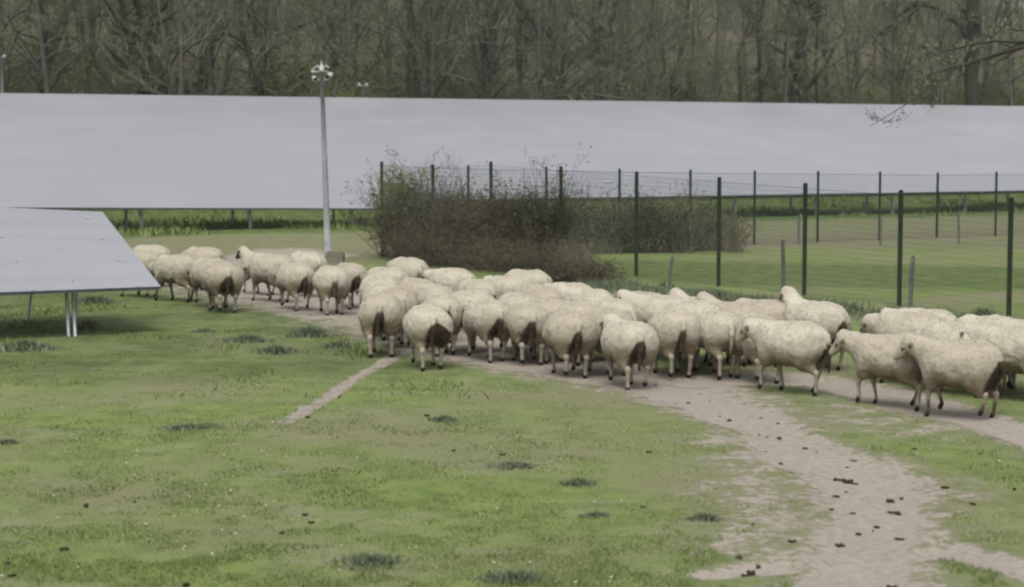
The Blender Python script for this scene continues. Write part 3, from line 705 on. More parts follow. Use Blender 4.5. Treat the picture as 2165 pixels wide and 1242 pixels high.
# ------------------------------------------------------------ solar rows
TILT = radians(20)
def solar_row(lab, A0, A1, z0, z1, slant=3.3, legs=True, thick=.06, fm=None, step=3.9, nm='solar_row', zt0=0.0):
    """A0, A1: lower-edge end points (x,y); z0,z1 lower-edge heights (world)"""
    A0 = np.array(A0, float); A1 = np.array(A1, float); L = np.linalg.norm(A1-A0)
    e = empty(nm, (*A0, float(GZ(*A0))), label=lab, cat='solar panels', group='rows of solar panels')
    base = np.array(e.location)
    nu = max(2, int(L/1.65)); nv = 3
    us = np.linspace(0, 1, nu+1); vs_ = np.linspace(0, 1, nv+1)
    def pt(u, v, dz=0):
        xy = A0+(A1-A0)*u+PD*slant*cos(TILT)*v
        return np.array([xy[0], xy[1], z0+(z1-z0)*u+(slant*sin(TILT)+zt0*(1-u))*v+dz])-base
    top = np.array([[pt(u, v) for v in vs_] for u in us]); bot = top-[0, 0, thick]
    n = (nu+1)*(nv+1); V_ = np.vstack([top.reshape(-1, 3), bot.reshape(-1, 3)]); ix = np.arange(n).reshape(nu+1, nv+1)
    q = np.stack([ix[:-1, :-1], ix[1:, :-1], ix[1:, 1:], ix[:-1, 1:]], -1).reshape(-1, 4)
    me_o = mesh('panel_deck', V_[:n], [q], M_panel, e, smooth=False)
    uv = me_o.data.uv_layers.new(name='UVMap')
    uu = np.array([[(u*L, v*slant) for v in vs_] for u in us]).reshape(-1, 2)
    li = np.zeros(len(me_o.data.loops), np.int32); me_o.data.loops.foreach_get('vertex_index', li)
    uv.data.foreach_set('uv', uu[li].astype(np.float32).ravel())
    # frame below the glass: underside and rim
    V2 = V_.copy(); V2[:n, 2] -= .006
    b2 = q[:, ::-1]+n
    rim = []
    def edge(l): 
        for a, b in zip(l[:-1], l[1:]): rim.append([a, a+n, b+n, b])
    edge(list(ix[:, 0])); edge(list(ix[-1, :])); edge(list(ix[::-1, -1])); edge(list(ix[0, ::-1]))
    mesh('frame', V2, [np.vstack([b2, np.array(rim)])], fm or M_dmetal, e, smooth=False)
    if legs:
        m = MB()
        for v in (.22, .78):
            a = pt(0, v, -thick-.05); b = pt(1, v, -thick-.05); m.tube([a, b], .045, 4)
        m.build('purlins', M_metal, e, smooth=False)
        k = int(L/step)
        for i in range(k):
            u = (i+.5)/k
            for v, rr in ((.24, .05), (.78, .05)):
                p1 = pt(u, v, -thick-.06); gw = float(GZ(p1[0]+base[0], p1[1]+base[1]))-.05-base[2]
                m = MB(); m.box((p1[0], p1[1], (p1[2]+gw)/2), (.09, .07, p1[2]-gw), rz=TH); m.build('leg', M_metal, e, smooth=False)
            p1 = pt(u, .62, -thick-.05); p0 = pt(u, .24, 0); p0[2] = float(GZ(p0[0]+base[0], p0[1]+base[1]))-base[2]+.35
            m = MB(); m.tube([p0, p1], .022, 4); m.build('brace', M_metal, e, smooth=False)
    return e
def rowpt(t, o): return ROW0+RD*t+PD*o
def t_at(px, o=0.0):      # row parameter where the row passes under photo column px
    k = (px-W/2)/F; b = ROW0+PD*o
    return (k*b[1]-b[0])/(RD[0]-k*RD[1])
def zed(px, py, o=0.0):
    p_ = rowpt(t_at(px, o), o); return at(px, py, p_[1])[2]
tL, tM, tB, tR = t_at(-330), t_at(868), t_at(900), t_at(2420)
zl, zm = zed(60, 439), zed(805, 441); sl = (zm-zl)/(t_at(805)-t_at(60))
t295 = t_at(295)
solar_row('front row of the far solar field at the left, running behind the camera pole', rowpt(tL, 0), rowpt(tM, 0), zl+sl*(tL-t_at(60)), zl+sl*(tM-t_at(60)))
zb, zr = zed(1200, 419), zed(2165, 403); sr = (zr-zb)/(t_at(2165)-t_at(1200))
solar_row('far solar row seen through the fences at the right', rowpt(tB, 0), rowpt(tR, 0), zb+sr*(tB-t_at(1200)), zb+sr*(tR-t_at(1200)))
labs = ['second solar row from the front on the slope', 'third solar row from the front on the slope', 'fourth solar row from the front, second below the top edge', 'topmost solar row on the slope below the woodland']
OFFS = [7.0, 14.0, 21.0, 28.0]
zt_l = None
for i, o in enumerate(OFFS):
    a, b = t_at(-500, o), t_at(2700, o)
    if i == 3:   # top edge runs from (0,197) to (2165,225)
        oo = o+3.3*cos(TILT)
        o = oo-4.4*cos(TILT); z_a = zed(0, 197, oo)-4.4*sin(TILT); z_b = zed(2165, 225, oo)-4.4*sin(TILT); ta, tb = t_at(0, oo), t_at(2165, oo)
        s_ = (z_b-z_a)/(tb-ta); za, zb_ = z_a+s_*(a-ta), z_a+s_*(b-ta); zt_l = (z_a, s_, ta)
        print('top row clearance', z_a-float(gz(*rowpt(ta, o))), z_b-float(gz(*rowpt(tb, o))))
    else:
        za = float(gz(*rowpt(a, o)))+.92; zb_ = float(gz(*rowpt(b, o)))+.92
        za = zb_ = .12*(o-3.2)+.92
    solar_row(labs[i], rowpt(a, o), rowpt(b, o), za, zb_, legs=(i < 2), step=5.5, thick=.015, fm=M_metal, slant=4.4 if i == 3 else 3.3)
# near table
C1 = at(340, 606, 29.6)
Lw = 11.0; A0 = C1[:2]-RD*Lw
ROWN = dict(A0=A0, A1=C1[:2])
e = solar_row('near solar table at the left with pale specks, its corner pointing at the sheep', A0, C1[:2], C1[2]+.02, C1[2], slant=3.15, legs=False, nm='solar_table', zt0=.65, thick=.05)
base = np.array(e.location)
m = MB(); 
for v in (.25, .8):
    for_ = [np.array([*(A0+PD*3.15*cos(TILT)*v), C1[2]+(3.15*sin(TILT)+.65)*v-.12]), np.array([*(C1[:2]+PD*3.15*cos(TILT)*v-RD*.1), C1[2]+3.15*sin(TILT)*v-.12])]
    m.tube(np.array(for_)-base, .04, 4)
m.build('purlins', M_metal, e, smooth=False)
for (xa, ya, xb, yb, wd, v) in ((147, 617, 153, 712, .075, .25), (165, 617, 158, 690, .05, .5), (72, 620, 58, 682, .06, .72), (-150, 625, -150, 730, .08, .25)):
    foot = np.array(G(xb, yb)); top = at(xa, ya-14, foot[1])
    top[2] = max(top[2], .80)
    if wd == .075:
        for dx in (-.055, .045):
            m = MB(); m.tube(np.array([[foot[0]+dx, foot[1], float(GZ(*foot))-.05], [top[0]+dx, top[1], top[2]+.06]])-base, .030, 6); m.build('leg', M_metal, e)
    else:
        m = MB(); m.tube(np.array([[foot[0], foot[1], float(GZ(*foot))-.05], [top[0], top[1]+.05, top[2]+.12]])-base, wd*.4, 6); m.build('leg', M_metal, e)
m = MB(); a_ = np.array([*G(60, 660), .35]); b_ = np.array([*G(-20, 640), .75]); m.tube(np.array([a_, b_])-base, .018, 5); m.build('brace', M_metal, e)
# small clamps between the modules
mcl = simple('clamp_alloy', (.55, .56, .58), (.7, .7, .7), 9, .35, .5, 0)
for u in np.arange(.35, Lw, 1.65):
    for v in (.015, .33, .62, .9):
        q_ = np.array([*(C1[:2]-RD*u+PD*3.15*cos(TILT)*v), C1[2]+(3.15*sin(TILT)+.65*u/Lw)*v+.02*u/Lw+.012])-base
        if q_[0]+base[0] < -11: continue
        m = MB(); m.box(q_, (.06, .03, .008), rz=TH, rx=0); m.build('clamp', mcl, e, smooth=False)

# ------------------------------------------------------------ camera pole
fx, fy_ = G(694, 556); top = at(680, 150, fy_)
e = empty('camera_pole', (fx, fy_, float(GZ(fx, fy_))), label='tall pale steel pole with a cluster of cameras on top, standing on a concrete block', cat='camera pole')
b = np.array(e.location); tp = top-b
m = MB(); m.tube([(0, 0, .3), (tp[0]*.25, 0, tp[2]*.25), (tp[0]*.6, 0, tp[2]*.6), tp], [.085, .078, .062, .048], 14); m.build('pole', M_pole, e)
m = MB(); m.tube([tp, tp+[0, 0, .12], tp+[0, 0, .17], tp+[0, 0, .30]], [.05, .05, .02, .014], 10); m.build('finial', M_white, e)
bx, by = G(706, 562)
m = MB(); m.box((.16, .1, .10), (.46, .46, .28)); m.box((.16, .1, .255), (.36, .36, .04)); m.build('concrete_block', M_conc, e, smooth=False)
m = MB(); m.box(tp+[0, 0, -.22], (.46, .05, .05)); m.box(tp+[0, 0, -.02], (.5, .04, .04)); m.build('crossbar', M_pole, e, smooth=False)
for dx, dz, ln, rr, ang in ((-.16, -.20, .17, .055, .35), (.19, -.13, .24, .068, -.3)):
    m = MB(); c = tp+np.array([dx, -.10, dz]); d_ = np.array([sin(ang), -cos(ang), -.3]); d_ /= np.linalg.norm(d_)
    m.tube([c-d_*ln*.5, c+d_*ln*.4, c+d_*ln*.5], [rr, rr, rr*1.15], 12); hsg = m.build('camera_housing', M_white, e)
    m = MB(); m.tube([c+d_*ln*.5, c+d_*(ln*.5+.015)], rr*.8, 12); m.build('lens', M_glass, hsg)
for sx in (-1, 1):
    m = MB(); m.tube([tp+[0, 0, .02], tp+[sx*.11, 0, .13], tp+[sx*.21, 0, .05]], .018, 6); arm = m.build('bracket', M_white, e)
    m = MB(); m.tube([tp+[sx*.21, 0, .07], tp+[sx*.21, 0, .0], tp+[sx*.21, 0, -.04]], [.03, .055, .045], 12); m.build('spotlight', M_white if sx < 0 else M_glass, e)
def far_pole(px, pyt, pyb, Y_, lab):
    a = at(px, pyb, Y_); t_ = at(px, pyt, Y_); g_ = float(GZ(a[0], Y_))
    e = empty('camera_pole', (a[0], Y_, g_), label=lab, cat='camera pole')
    hh = t_[2]-g_
    m = MB(); m.tube([(0, 0, -.1), (0, 0, hh)], [.09, .06], 10); m.build('pole', M_pole, e)
    m = MB(); m.box((0, 0, hh-.1), (.5, .06, .06)); m.box((-.2, -.1, hh-.02), (.14, .3, .14)); m.box((.2, -.1, hh-.02), (.14, .3, .14)); m.build('camera_head', M_white, e, smooth=False)
far_pole(768, 178, 215, 104, 'small distant camera pole peeping above the top edge of the solar field')
far_pole(5, 118, 200, 103, 'slim pale distant pole above the solar field at the left edge')

# ------------------------------------------------------------ fences
def fence(name, lab, posts, rad, topr=.007, mat_w=M_wire, pitch=.06):
    """posts: (px, top py, Y)"""
    x0 = (posts[0][0]-W/2)/F*posts[0][2]
    e = empty(name, (x0, posts[0][2], 0), label=lab, cat='fence')
    b = np.array(e.location); feet = []; tops = []
    for px, pt_, Y_ in posts:
        t_ = at(px, pt_, Y_); z = float(GZ(t_[0], Y_)); feet.append(np.array([t_[0], Y_, z])); tops.append(t_)
        m = MB(); m.tube(np.array([[t_[0], Y_, z-.1], [t_[0], Y_, t_[2]-.03], [t_[0], Y_, t_[2]]])-b, [rad, rad, rad*.7], 10); m.build('post', M_green, e)
    m = MB()
    for i in range(len(posts)-1):
        A_, B_ = feet[i], feet[i+1]; ta, tb = tops[i]-[0, 0, .10], tops[i+1]-[0, 0, .10]
        n_ = int(np.linalg.norm((B_-A_)[:2])/pitch); f_ = (np.arange(n_)+.5)/n_
        lo = A_[None]+(B_-A_)[None]*f_[:, None]; hi = ta[None]+(tb-ta)[None]*f_[:, None]; lo[:, 2] += .03
        V_, Q_ = tubes(np.stack([lo, hi], 1)-b, np.full((n_, 2), .0021), 3); m.add(V_, Q_)
        K = 22; f_ = np.arange(K)/(K-1)
        lo = A_[None]+[0, 0, .04]+(ta-A_-[0, 0, .04])[None]*f_[:, None]; hi = B_[None]+[0, 0, .04]+(tb-B_-[0, 0, .04])[None]*f_[:, None]
        rr = np.full((K, 2), .0021); rr[-1] = topr
        V_, Q_ = tubes(np.stack([lo, hi], 1)-b, rr, 3); m.add(V_, Q_)
    m.build('wire_mesh', mat_w, e)
    return feet
NEAR = [(807,342,49.8),(915,348,48.6),(1038,342,46.9),(1186,352,44.8),(1346,363,42.4),(1521,375,39.7),(1703,387,37.2),(1905,402,34.6),(2138,418,31.9),(2400,436,29.4)]
FAR = [(990,350,50.6),(1155,353,52.0),(1310,357,53.4),(1460,359,54.6),(1596,361,55.9),(1730,362,57.2),(1861,363,58.4),(1983,365,59.8),(2107,363,61.0),(2225,364,62.3)]
fence('wire_fence', 'near green steel fence with tall posts and fine mesh running behind the flock', NEAR, .043, topr=.0035)
fence('wire_fence', 'far green steel fence across the pasture in front of the solar rows', [(807,343,50.0)]+FAR, .038)

for px, pt_, pf, lean, lab in ((1415,542,606,.05,'thin leaning grey stake right of the first fence post past the hedge'),
        (1656,508,613,-.02,'thick grey wooden stake between the two middle near fence posts'),
        (1924,542,652,.03,'bluish grey stake right beside a tall green fence post'),
        (1303,450,536,0,'pale grey stake in the far brown hedge'),
        (1688,455,517,0,'short grey stake behind the middle of the pasture'),
        (2027,447,518,-.03,'dark stake between the last far fence posts'),
        (1861,455,520,0,'faint thin stake in the far pasture behind the fence post')):
    gx, gy = G(px, pf); g_ = float(GZ(gx, gy)); hh = at(px, pt_, gy)[2]-g_
    m = MB(); r_ = .045 if 'thick' in lab or 'bluish' in lab else .033
    m.tube([(0, 0, -.1), (lean*.3, 0, hh*.5), (lean*1.2, 0, hh-.03), (lean*1.25, .01, hh)], [r_, r_*.95, r_*.9, r_*.5], 7)
    o = m.build('wooden_stake', M_stake); o.location = (gx, gy, g_); tag(o, lab, 'stake', 'grey stakes in the fenced pasture')
# ------------------------------------------------------------ vegetation
def grow(start, dirn, length, M, wig, rs, up=0.0, droop=0.0):
    N = len(start); P = np.zeros((N, M, 3)); P[:, 0] = start
    d_ = dirn/np.linalg.norm(dirn, axis=1, keepdims=True); st = (length/(M-1))[:, None]
    for i in range(1, M):
        d_ = d_+rs.randn(N, 3)*wig+np.array([0, 0, up-droop*i/M]); d_ /= np.linalg.norm(d_, axis=1, keepdims=True)
        P[:, i] = P[:, i-1]+d_*st
    return P
def children(P, R, n, lo, hi, ang, lfac, L, M, wig, rs, rf=.55, up=.05, droop=0.0, rmin=.002):
    N = len(P); pi_ = np.repeat(np.arange(N), n); t = lo+(hi-lo)*rs.rand(N*n)
    f = t*(P.shape[1]-1); i = np.minimum(f.astype(int), P.shape[1]-2); f = (f-i)[:, None]
    s = P[pi_, i]*(1-f)+P[pi_, i+1]*f; tg = P[pi_, i+1]-P[pi_, i]; tg /= np.linalg.norm(tg, axis=1, keepdims=True)+1e-9
    rv = rs.randn(N*n, 3); rv -= (rv*tg).sum(1, keepdims=True)*tg; rv /= np.linalg.norm(rv, axis=1, keepdims=True)+1e-9
    a = (ang*(.7+.6*rs.rand(N*n)))[:, None]; d_ = tg*np.cos(a)+rv*np.sin(a)
    ln = np.repeat(L, n)*lfac*(.6+.7*rs.rand(N*n))*(1.15-.55*t)
    C_ = grow(s, d_, ln, M, wig, rs, up, droop)
    r0 = np.maximum((R[pi_, i]*(1-f[:, 0])+R[pi_, i+1]*f[:, 0])*rf, rmin)
    return C_, r0[:, None]*np.linspace(1, .35, M)[None], ln
def leaves(P, n, size, rs, jit=.03):
    N = len(P); k = rs.randint(0, N, n); i = rs.randint(1, P.shape[1], n)
    c = P[k, i]+rs.randn(n, 3)*jit; a = rs.randn(n, 3); a /= np.linalg.norm(a, axis=1, keepdims=True)
    b = rs.randn(n, 3); b -= (a*b).sum(1, keepdims=True)*a; b /= np.linalg.norm(b, axis=1, keepdims=True)
    s = (size*(.6+.8*rs.rand(n)))[:, None]
    V_ = np.stack([c-a*s, c-b*s*.55, c+a*s, c+b*s*.55], 1).reshape(-1, 3)
    return V_, np.arange(4*n).reshape(-1, 4)
def tree_geo(seed, Ht=18, r0=.22, trunkline=None, first=.22, nl=16, crown=.42, levels=3, budn=2500, forks=1, k1=5, lean=0.06, wig=.10):
    rs = np.random.RandomState(seed); M = 12
    trk = []
    if trunkline is not None:
        for ln, ra, rb in trunkline:
            ln = np.array(ln, float); t = np.linspace(0, 1, M); seg = np.r_[0, np.cumsum(np.linalg.norm(np.diff(ln, axis=0), axis=1))]; seg /= seg[-1]
            P = np.stack([np.interp(t, seg, ln[:, j]) for j in range(3)], 1); P[1:-1] += rs.randn(M-2, 3)*ra*.22
            trk.append((P, ra+(rb-ra)*t))
    else:
        for f in range(forks):
            d_ = np.array([[rs.randn()*lean, rs.randn()*lean, 1]]) if f == 0 else np.array([[rs.choice([-1, 1])*.22, rs.randn()*.1, 1]])
            P = grow(np.zeros((1, 3))-[0, 0, .3], d_, np.array([Ht*(1 if f == 0 else .9)]), M, .035, rs)[0]
            trk.append((P, r0*(1 if f == 0 else .75)*np.linspace(1, .2, M)**.85))
    P0 = np.stack([a for a, _ in trk]); R0 = np.stack([b for _, b in trk]); R0[:, 0] *= 1.25
    L0 = np.linalg.norm(np.diff(P0, axis=1), axis=2).sum(1)
    V0, Q0 = tubes(P0, R0, 9)
    P1, R1, L1 = children(P0, R0, nl, first, .98, .95, crown, L0, 8, wig*1.5, rs, .50, .06)
    V1, Q1 = tubes(P1, R1, k1)
    big = (V1, Q1)
    P2, R2, L2 = children(P1, R1, 6, .15, 1, .75, .50, L1, 6, wig*1.9, rs, .55, .05, rmin=.008)
    tw = [tubes(P2, R2, 3)]; last = P2
    if levels >= 3:
        P3, R3, L3 = children(P2, R2, 6, .15, 1, .7, .50, L2, 5, wig*2.2, rs, .5, .04, rmin=.006); tw.append(tubes(P3, R3, 3)); last = P3
    if levels >= 4:
        P4, R4, L4 = children(P3, R3, 3, .2, 1, .7, .5, L3, 3, wig*2.2, rs, .6, .03, rmin=.005); tw.append(tubes(P4, R4, 3)); last = P4
    def cat(l):
        n = 0; V_ = []; Q_ = []
        for v, q in l: V_.append(v); Q_.append(q+n); n += len(v)
        return np.vstack(V_), np.vstack(Q_)
    return cat([(V0, Q0), big]), cat(tw), (leaves(last, budn, .045, rs, .10) if budn else None)
def add_tree(name, lab, loc, geo, mt, mc, mb, grp=None, rz=0, sc=1):
    e = empty(name, loc, rz, label=lab, cat='tree', group=grp); e.scale = (sc,)*3
    mesh('trunk', geo[0][0], [geo[0][1]], mt, e)
    c = mesh('crown', geo[1][0], [geo[1][1]], mc, e, smooth=False)
    if geo[2] is not None: mesh('buds', geo[2][0], [geo[2][1]], mb, c, smooth=False)
    return e

# named trees of the woodland edge: trunk lines read off the photo, given their own distance
def tl(pts, Y_, ra, rb, base):
    P = np.array([at(x, y, Y_) for x, y in pts]); return (P-base, ra, rb)
def hero(lab, Y_, lines, seed, mt=None, mc=None, nl=12, crown=.3, first=.15, bud=1800, levels=3, wig=.1):
    x0 = lines[0][0][0][0]; o_ = 42+(Y_-110)*.7; Y_ = float(rowpt(t_at(x0, o_), o_)[1]); lines = [(p_, a*Y_/108, b*Y_/108) for p_, a, b in lines]; X_ = (x0-W/2)/F*Y_; base = np.array([X_, Y_, float(GZ(X_, Y_))])
    trl = []
    for k, (pts, ra, rb) in enumerate(lines):
        P = np.array([at(x, y, Y_+(0 if k == 0 else (k % 2-.5)*1.2*i)) for i, (x, y) in enumerate(pts)])-base
        if k == 0: P = np.vstack([[P[0][0], P[0][1], -.3], P])
        trl.append((P, ra, rb))
    geo = tree_geo(seed, trunkline=trl, nl=nl, crown=crown, first=first, budn=bud, levels=levels, wig=wig)
    return add_tree('bare_tree', lab, base, geo, mt or M_bark, mc or M_twig, M_bud)
hero('old tree with twin dark trunks and a twisted bushy crown, left of the camera pole', 112, [([(283,200),(285,150),(290,90),(300,30),(300,-120)], .42, .22), ([(306,200),(305,130),(318,70),(335,20),(350,-100)], .26, .14), ([(290,120),(272,70),(262,20),(250,-60)], .20, .10)], 301, nl=22, crown=.34, first=.1)
hero('slanting trunk leaning left beside the bright green shrub', 111, [([(556,205),(545,170),(530,125),(515,60),(500,-80)], .20, .10)], 302, nl=9)
hero('tall straight dark trunk, the most prominent one right of the camera pole', 110, [([(872,210),(872,130),(868,60),(862,-10),(858,-160)], .26, .16), ([(862,210),(860,170),(858,120)], .10, .05)], 303, nl=9, crown=.22, first=.35)
hero('dark trunk right of the tall straight one, thin with short side twigs', 113, [([(1028,205),(1026,120),(1026,40),(1030,-140)], .19, .12)], 304, nl=10, crown=.2)
hero('dark mossy trunk with swollen knots at the top middle of the woodland', 114, [([(1100,205),(1098,150),(1095,60),(1100,0),(1104,-150)], .17, .13)], 305, nl=10, crown=.22)
hero('slender forked tree in the woodland above the fence corner', 118, [([(1262,210),(1262,120),(1255,40),(1250,-90)], .15, .1), ([(1262,110),(1280,40),(1300,-60)], .1, .06)], 306, nl=12, crown=.3)
hero('crooked tree whose stem bends sharply to the right, right half of the woodland', 112, [([(1566,212),(1562,150),(1560,105),(1578,78),(1600,62),(1612,20),(1618,-60)], .17, .08)], 307, nl=9, crown=.22, first=.35)
hero('thin upright tree just right of the crooked one', 115, [([(1610,212),(1608,120),(1604,50),(1606,-100)], .15, .1)], 308, nl=9, crown=.2)
hero('stout grey tree with steep limbs right of the crooked one', 113, [([(1697,215),(1695,140),(1690,90),(1698,20),(1700,-150)], .30, .2), ([(1697,90),(1712,40),(1718,-40)], .14, .08), ([(1692,80),(1650,66),(1612,66)], .08, .03)], 309, nl=14, crown=.28)
hero('slim stem close beside the stout grey tree', 114, [([(1727,215),(1724,130),(1728,60),(1740,-60)], .10, .07)], 310, nl=8, crown=.25)
hero('big dark tree at the right with a long limb arching down to the left', 112, [([(2052,222),(2055,150),(2056,100),(2062,40),(2070,-160)], .44, .34), ([(2050,80),(2020,40),(1980,16),(1940,8),(1900,30),(1860,70),(1848,85)], .24, .06), ([(1950,10),(1910,45),(1880,68),(1855,80)], .11, .04), ([(2055,60),(2040,20),(2000,-10)], .12, .05)], 311, nl=9, crown=.16, first=.3, levels=3)
hero('thin dark stem at the far right end of the woodland', 115, [([(2137,222),(2138,160),(2136,100),(2130,-60)], .13, .1)], 312, nl=8, crown=.2)
hero('pale grey stem standing left of the tall straight dark trunk', 116, [([(745,206),(742,120),(738,30),(735,-90)], .12, .09)], 313, mt=M_bark2, nl=8, crown=.25)
hero('leaning mossy tree right of the forked one in the woodland', 114, [([(1418,212),(1420,160),(1440,118),(1452,60),(1460,-60)], .12, .07)], 314, nl=10, crown=.25)
hero('dark stem in the woodland at the far left', 113, [([(92,200),(96,120),(88,40),(84,-100)], .17, .11)], 315, nl=12, crown=.28)
hero('many stemmed dark tree between the twin trunked tree and the slanting one', 114, [([(418,203),(425,130),(420,60),(412,-60)], .16, .1), ([(440,203),(448,140),(440,70),(452,-60)], .12, .08)], 316, nl=12, crown=.3)

# right foreground tree, its trunk outside the frame, branches hanging into the picture
Yt = 52; bx_ = (2420-W/2)/F*Yt; base = np.array([bx_, Yt, float(GZ(bx_, Yt))])
def bl(pts, dy, ra, rb): return (np.array([at(x, y, Yt+dy*i) for i, (x, y) in enumerate(pts)])-base, ra, rb)
tr = [(np.array([[0, 0, -.3], [.05, 0, 3], [-.1, 0, 6.5], [.1, 0, 10]]), .30, .18),
      bl([(2415,20),(2300,60),(2200,92),(2120,112),(2060,133),(2000,146),(1955,160)], .25, .125, .012),
      bl([(2200,92),(2100,88),(2045,96),(1990,112),(1945,134)], -.2, .055, .010),
      bl([(2120,112),(2075,122),(2010,150),(1965,185),(1925,215),(1885,240),(1838,268)], -.3, .028, .006),
      bl([(2300,60),(2200,70),(2120,60),(2090,84)], .3, .030, .01)]
geo = tree_geo(402, trunkline=tr, nl=9, crown=.16, first=.45, budn=500, levels=2, wig=.14)
add_tree('bare_tree', 'dark crooked branch reaching in from the right edge in front of the woodland', base, geo, M_bark, M_bark, M_bud)

# shared-mesh trees filling the edge of the wood
protos = []
for i, (sd, ht, r0, nl, cr, fk, mt, mc) in enumerate(((11, 17, .16, 16, .30, 1, M_bark2, M_twig), (12, 19, .20, 18, .32, 2, M_bark2, M_twig), (13, 15, .13, 15, .34, 2, M_bark2, M_twig2), (14, 18, .18, 18, .28, 1, M_bark2, M_twig2), (15, 13, .10, 18, .36, 2, M_bark2, M_twig))):
    protos.append((tree_geo(sd, ht, r0, nl=nl, crown=cr, forks=fk, first=.08, budn=8000 if i in (2, 3) else 5500), mt, mc))
rf = np.random.RandomState(77); n_e = 0
first = {}
spots = []
for row, (o, cnt) in enumerate(((45, 20), (50, 24), (56, 26))):
    for j in range(cnt):
        px = -160+(2500*(j+.5+.7*(rf.rand()-.5))/cnt); oo = o+3*rf.randn()
        Yd = 1.0
        t = t_at(px, oo); p_ = rowpt(t, oo); spots.append((p_[0], p_[1]))
KINDS = ['slim dark bare tree', 'pale forked bare tree', 'low forked olive tree', 'grey upright olive tree', 'thin branched grey sapling']
LMK = [(0, 'at the far left'), (190, 'left of the twin trunked tree'), (360, 'right of the twin trunked tree'), (490, 'near the slanting trunk'), (640, 'left of the camera pole top'), (790, 'right of the camera pole top'), (930, 'right of the tall straight trunk'), (1060, 'above the hedge'), (1200, 'near the slender forked tree'), (1350, 'right of the slender forked tree'), (1500, 'left of the crooked tree'), (1640, 'by the stout grey tree'), (1800, 'right of the stout grey tree'), (1950, 'under the arching limb'), (2100, 'right of the big dark tree')]
usedl = set()
for j, (x, y) in enumerate(spots):
    k = rf.randint(5); sc = .8+.35*rf.rand(); rz = rf.rand()*6.28; z = float(GZ(x, y))
    pxj = x/y*F+W/2; row_ = 'front' if j < 20 else ('middle' if j < 44 else 'rear')
    lab_ = '%s in the %s wood %s' % (KINDS[k], row_, min(LMK, key=lambda q: abs(q[0]-pxj))[1])
    if k not in first:
        first[k] = add_tree('woodland_tree', lab_, (x, y, z), protos[k][0], protos[k][1], protos[k][2], M_bud, 'bare trees of the woodland edge', rz, sc)
    else:
        c = copy_tree(first[k]); c['label'] = lab_; c.location = (x, y, z); c.rotation_euler = (0, 0, rz); c.scale = (sc,)*3
# the deep wood behind reads as one mass
tv, tq, cv, cq, bv, bq = [], [], [], [], [], []
nt = nc = nb_ = 0
small = [tree_geo(50+i, 15+i, .13+.02*i, nl=14, crown=.34, first=.05, forks=1+i % 2, levels=3, budn=900) for i in range(3)]
for j in range(150):
    oo = 60+38*rf.rand()**.9; px = -250+2650*((j*.618034) % 1); p_ = rowpt(t_at(px, oo), oo); z = float(GZ(*p_))
    a = rf.rand()*6.28; sc = .75+.45*rf.rand(); g_ = small[j % 3]
    R_ = np.array([[cos(a), -sin(a), 0], [sin(a), cos(a), 0], [0, 0, 1]])*sc
    for (v, q), LV, LQ, nm in ((g_[0], tv, tq, 't'), (g_[1], cv, cq, 'c'), (g_[2], bv, bq, 'b')):
        LV.append(v@R_.T+np.array([p_[0], p_[1], z]))
        n_ = dict(t=nt, c=nc, b=nb_)[nm]; LQ.append(q+n_)
        if nm == 't': nt += len(v)
        elif nm == 'c': nc += len(v)
        else: nb_ += len(v)
wd = empty('deep_wood', (0, 150, 0), label='far bare woodland rising behind the edge trees as one grey brown mass', cat='woodland', kind='stuff')
sh = np.array([0, 150, 0])
mesh('trunks', np.vstack(tv)-sh, [np.vstack(tq)], M_bark2, wd); mesh('crowns', np.vstack(cv)-sh, [np.vstack(cq)], M_twig, wd, smooth=False); mesh('buds', np.vstack(bv)-sh, [np.vstack(bq)], M_bud, wd, smooth=False)
for o_ in wd.children: o_['kind'] = 'stuff'

# ------------------------------------------------------------ shrubs and hedges
def shrub(name, lab, c, foot, n, hgt, seed, ms, ml=None, nleaf=0, lsize=.03, spread=.45, tiers=2, grp=None, r=.006, rz=0, wig=.12, droop=0.0, hvar=.5, upr=1.0):
    rs = np.random.RandomState(seed); g_ = float(GZ(*c))
    q = (rs.rand(n, 2)*2-1)
    if foot[0] < foot[1]*2.5 and foot[1] < foot[0]*2.5:
        a = rs.rand(n)*2*pi; rr = np.sqrt(rs.rand(n)); q = np.stack([rr*np.cos(a), rr*np.sin(a)], 1)
    st = np.stack([q[:, 0]*foot[0], q[:, 1]*foot[1], np.zeros(n)-.03], 1)
    d_ = np.stack([rs.randn(n)*spread+q[:, 0]*.15, rs.randn(n)*spread+q[:, 1]*.25, np.full(n, upr)], 1)
    hv = fbm(q[:, 0]*foot[0]*.9+7+seed, q[:, 1]*1.3, seed, 3)
    L_ = hgt*(1-hvar+hvar*2*hv*rs.rand(n)**.5)*1.1
    P = grow(st, d_, L_, 7, wig, rs, .02, droop); R_ = np.repeat((r*(.7+.6*rs.rand(n)))[:, None], 7, 1)*np.linspace(1, .4, 7)[None]
    ls = [tubes(P, R_, 3)]; last = P; lastR = R_; L = L_
    for k in range(tiers):
        last, lastR, L = children(last, lastR, 4 if k == 0 else 3, .2, 1, .7, .42, L, 4, wig*1.5, rs, .65, .03, rmin=.0022); ls.append(tubes(last, lastR, 3))
    e = empty(name, (*c, g_), rz, label=lab, cat='shrub', group=grp)
    V_ = []; Q_ = []; k = 0
    for v, q_ in ls: V_.append(v); Q_.append(q_+k); k += len(v)
    mesh('stems', np.vstack(V_), [np.vstack(Q_)], ms, e, smooth=False)
    if nleaf:
        v, q_ = leaves(last, nleaf, lsize, rs, .03); mesh('leaves', v, [q_], ml, e, smooth=False)
    return e
def mid(x, yf): return G(x, yf)
fr = -.55*0
hz = math.atan2(44.8-49.8, (1186-W/2)/F*44.8-(807-W/2)/F*49.8)   # direction of the near fence at the hedge
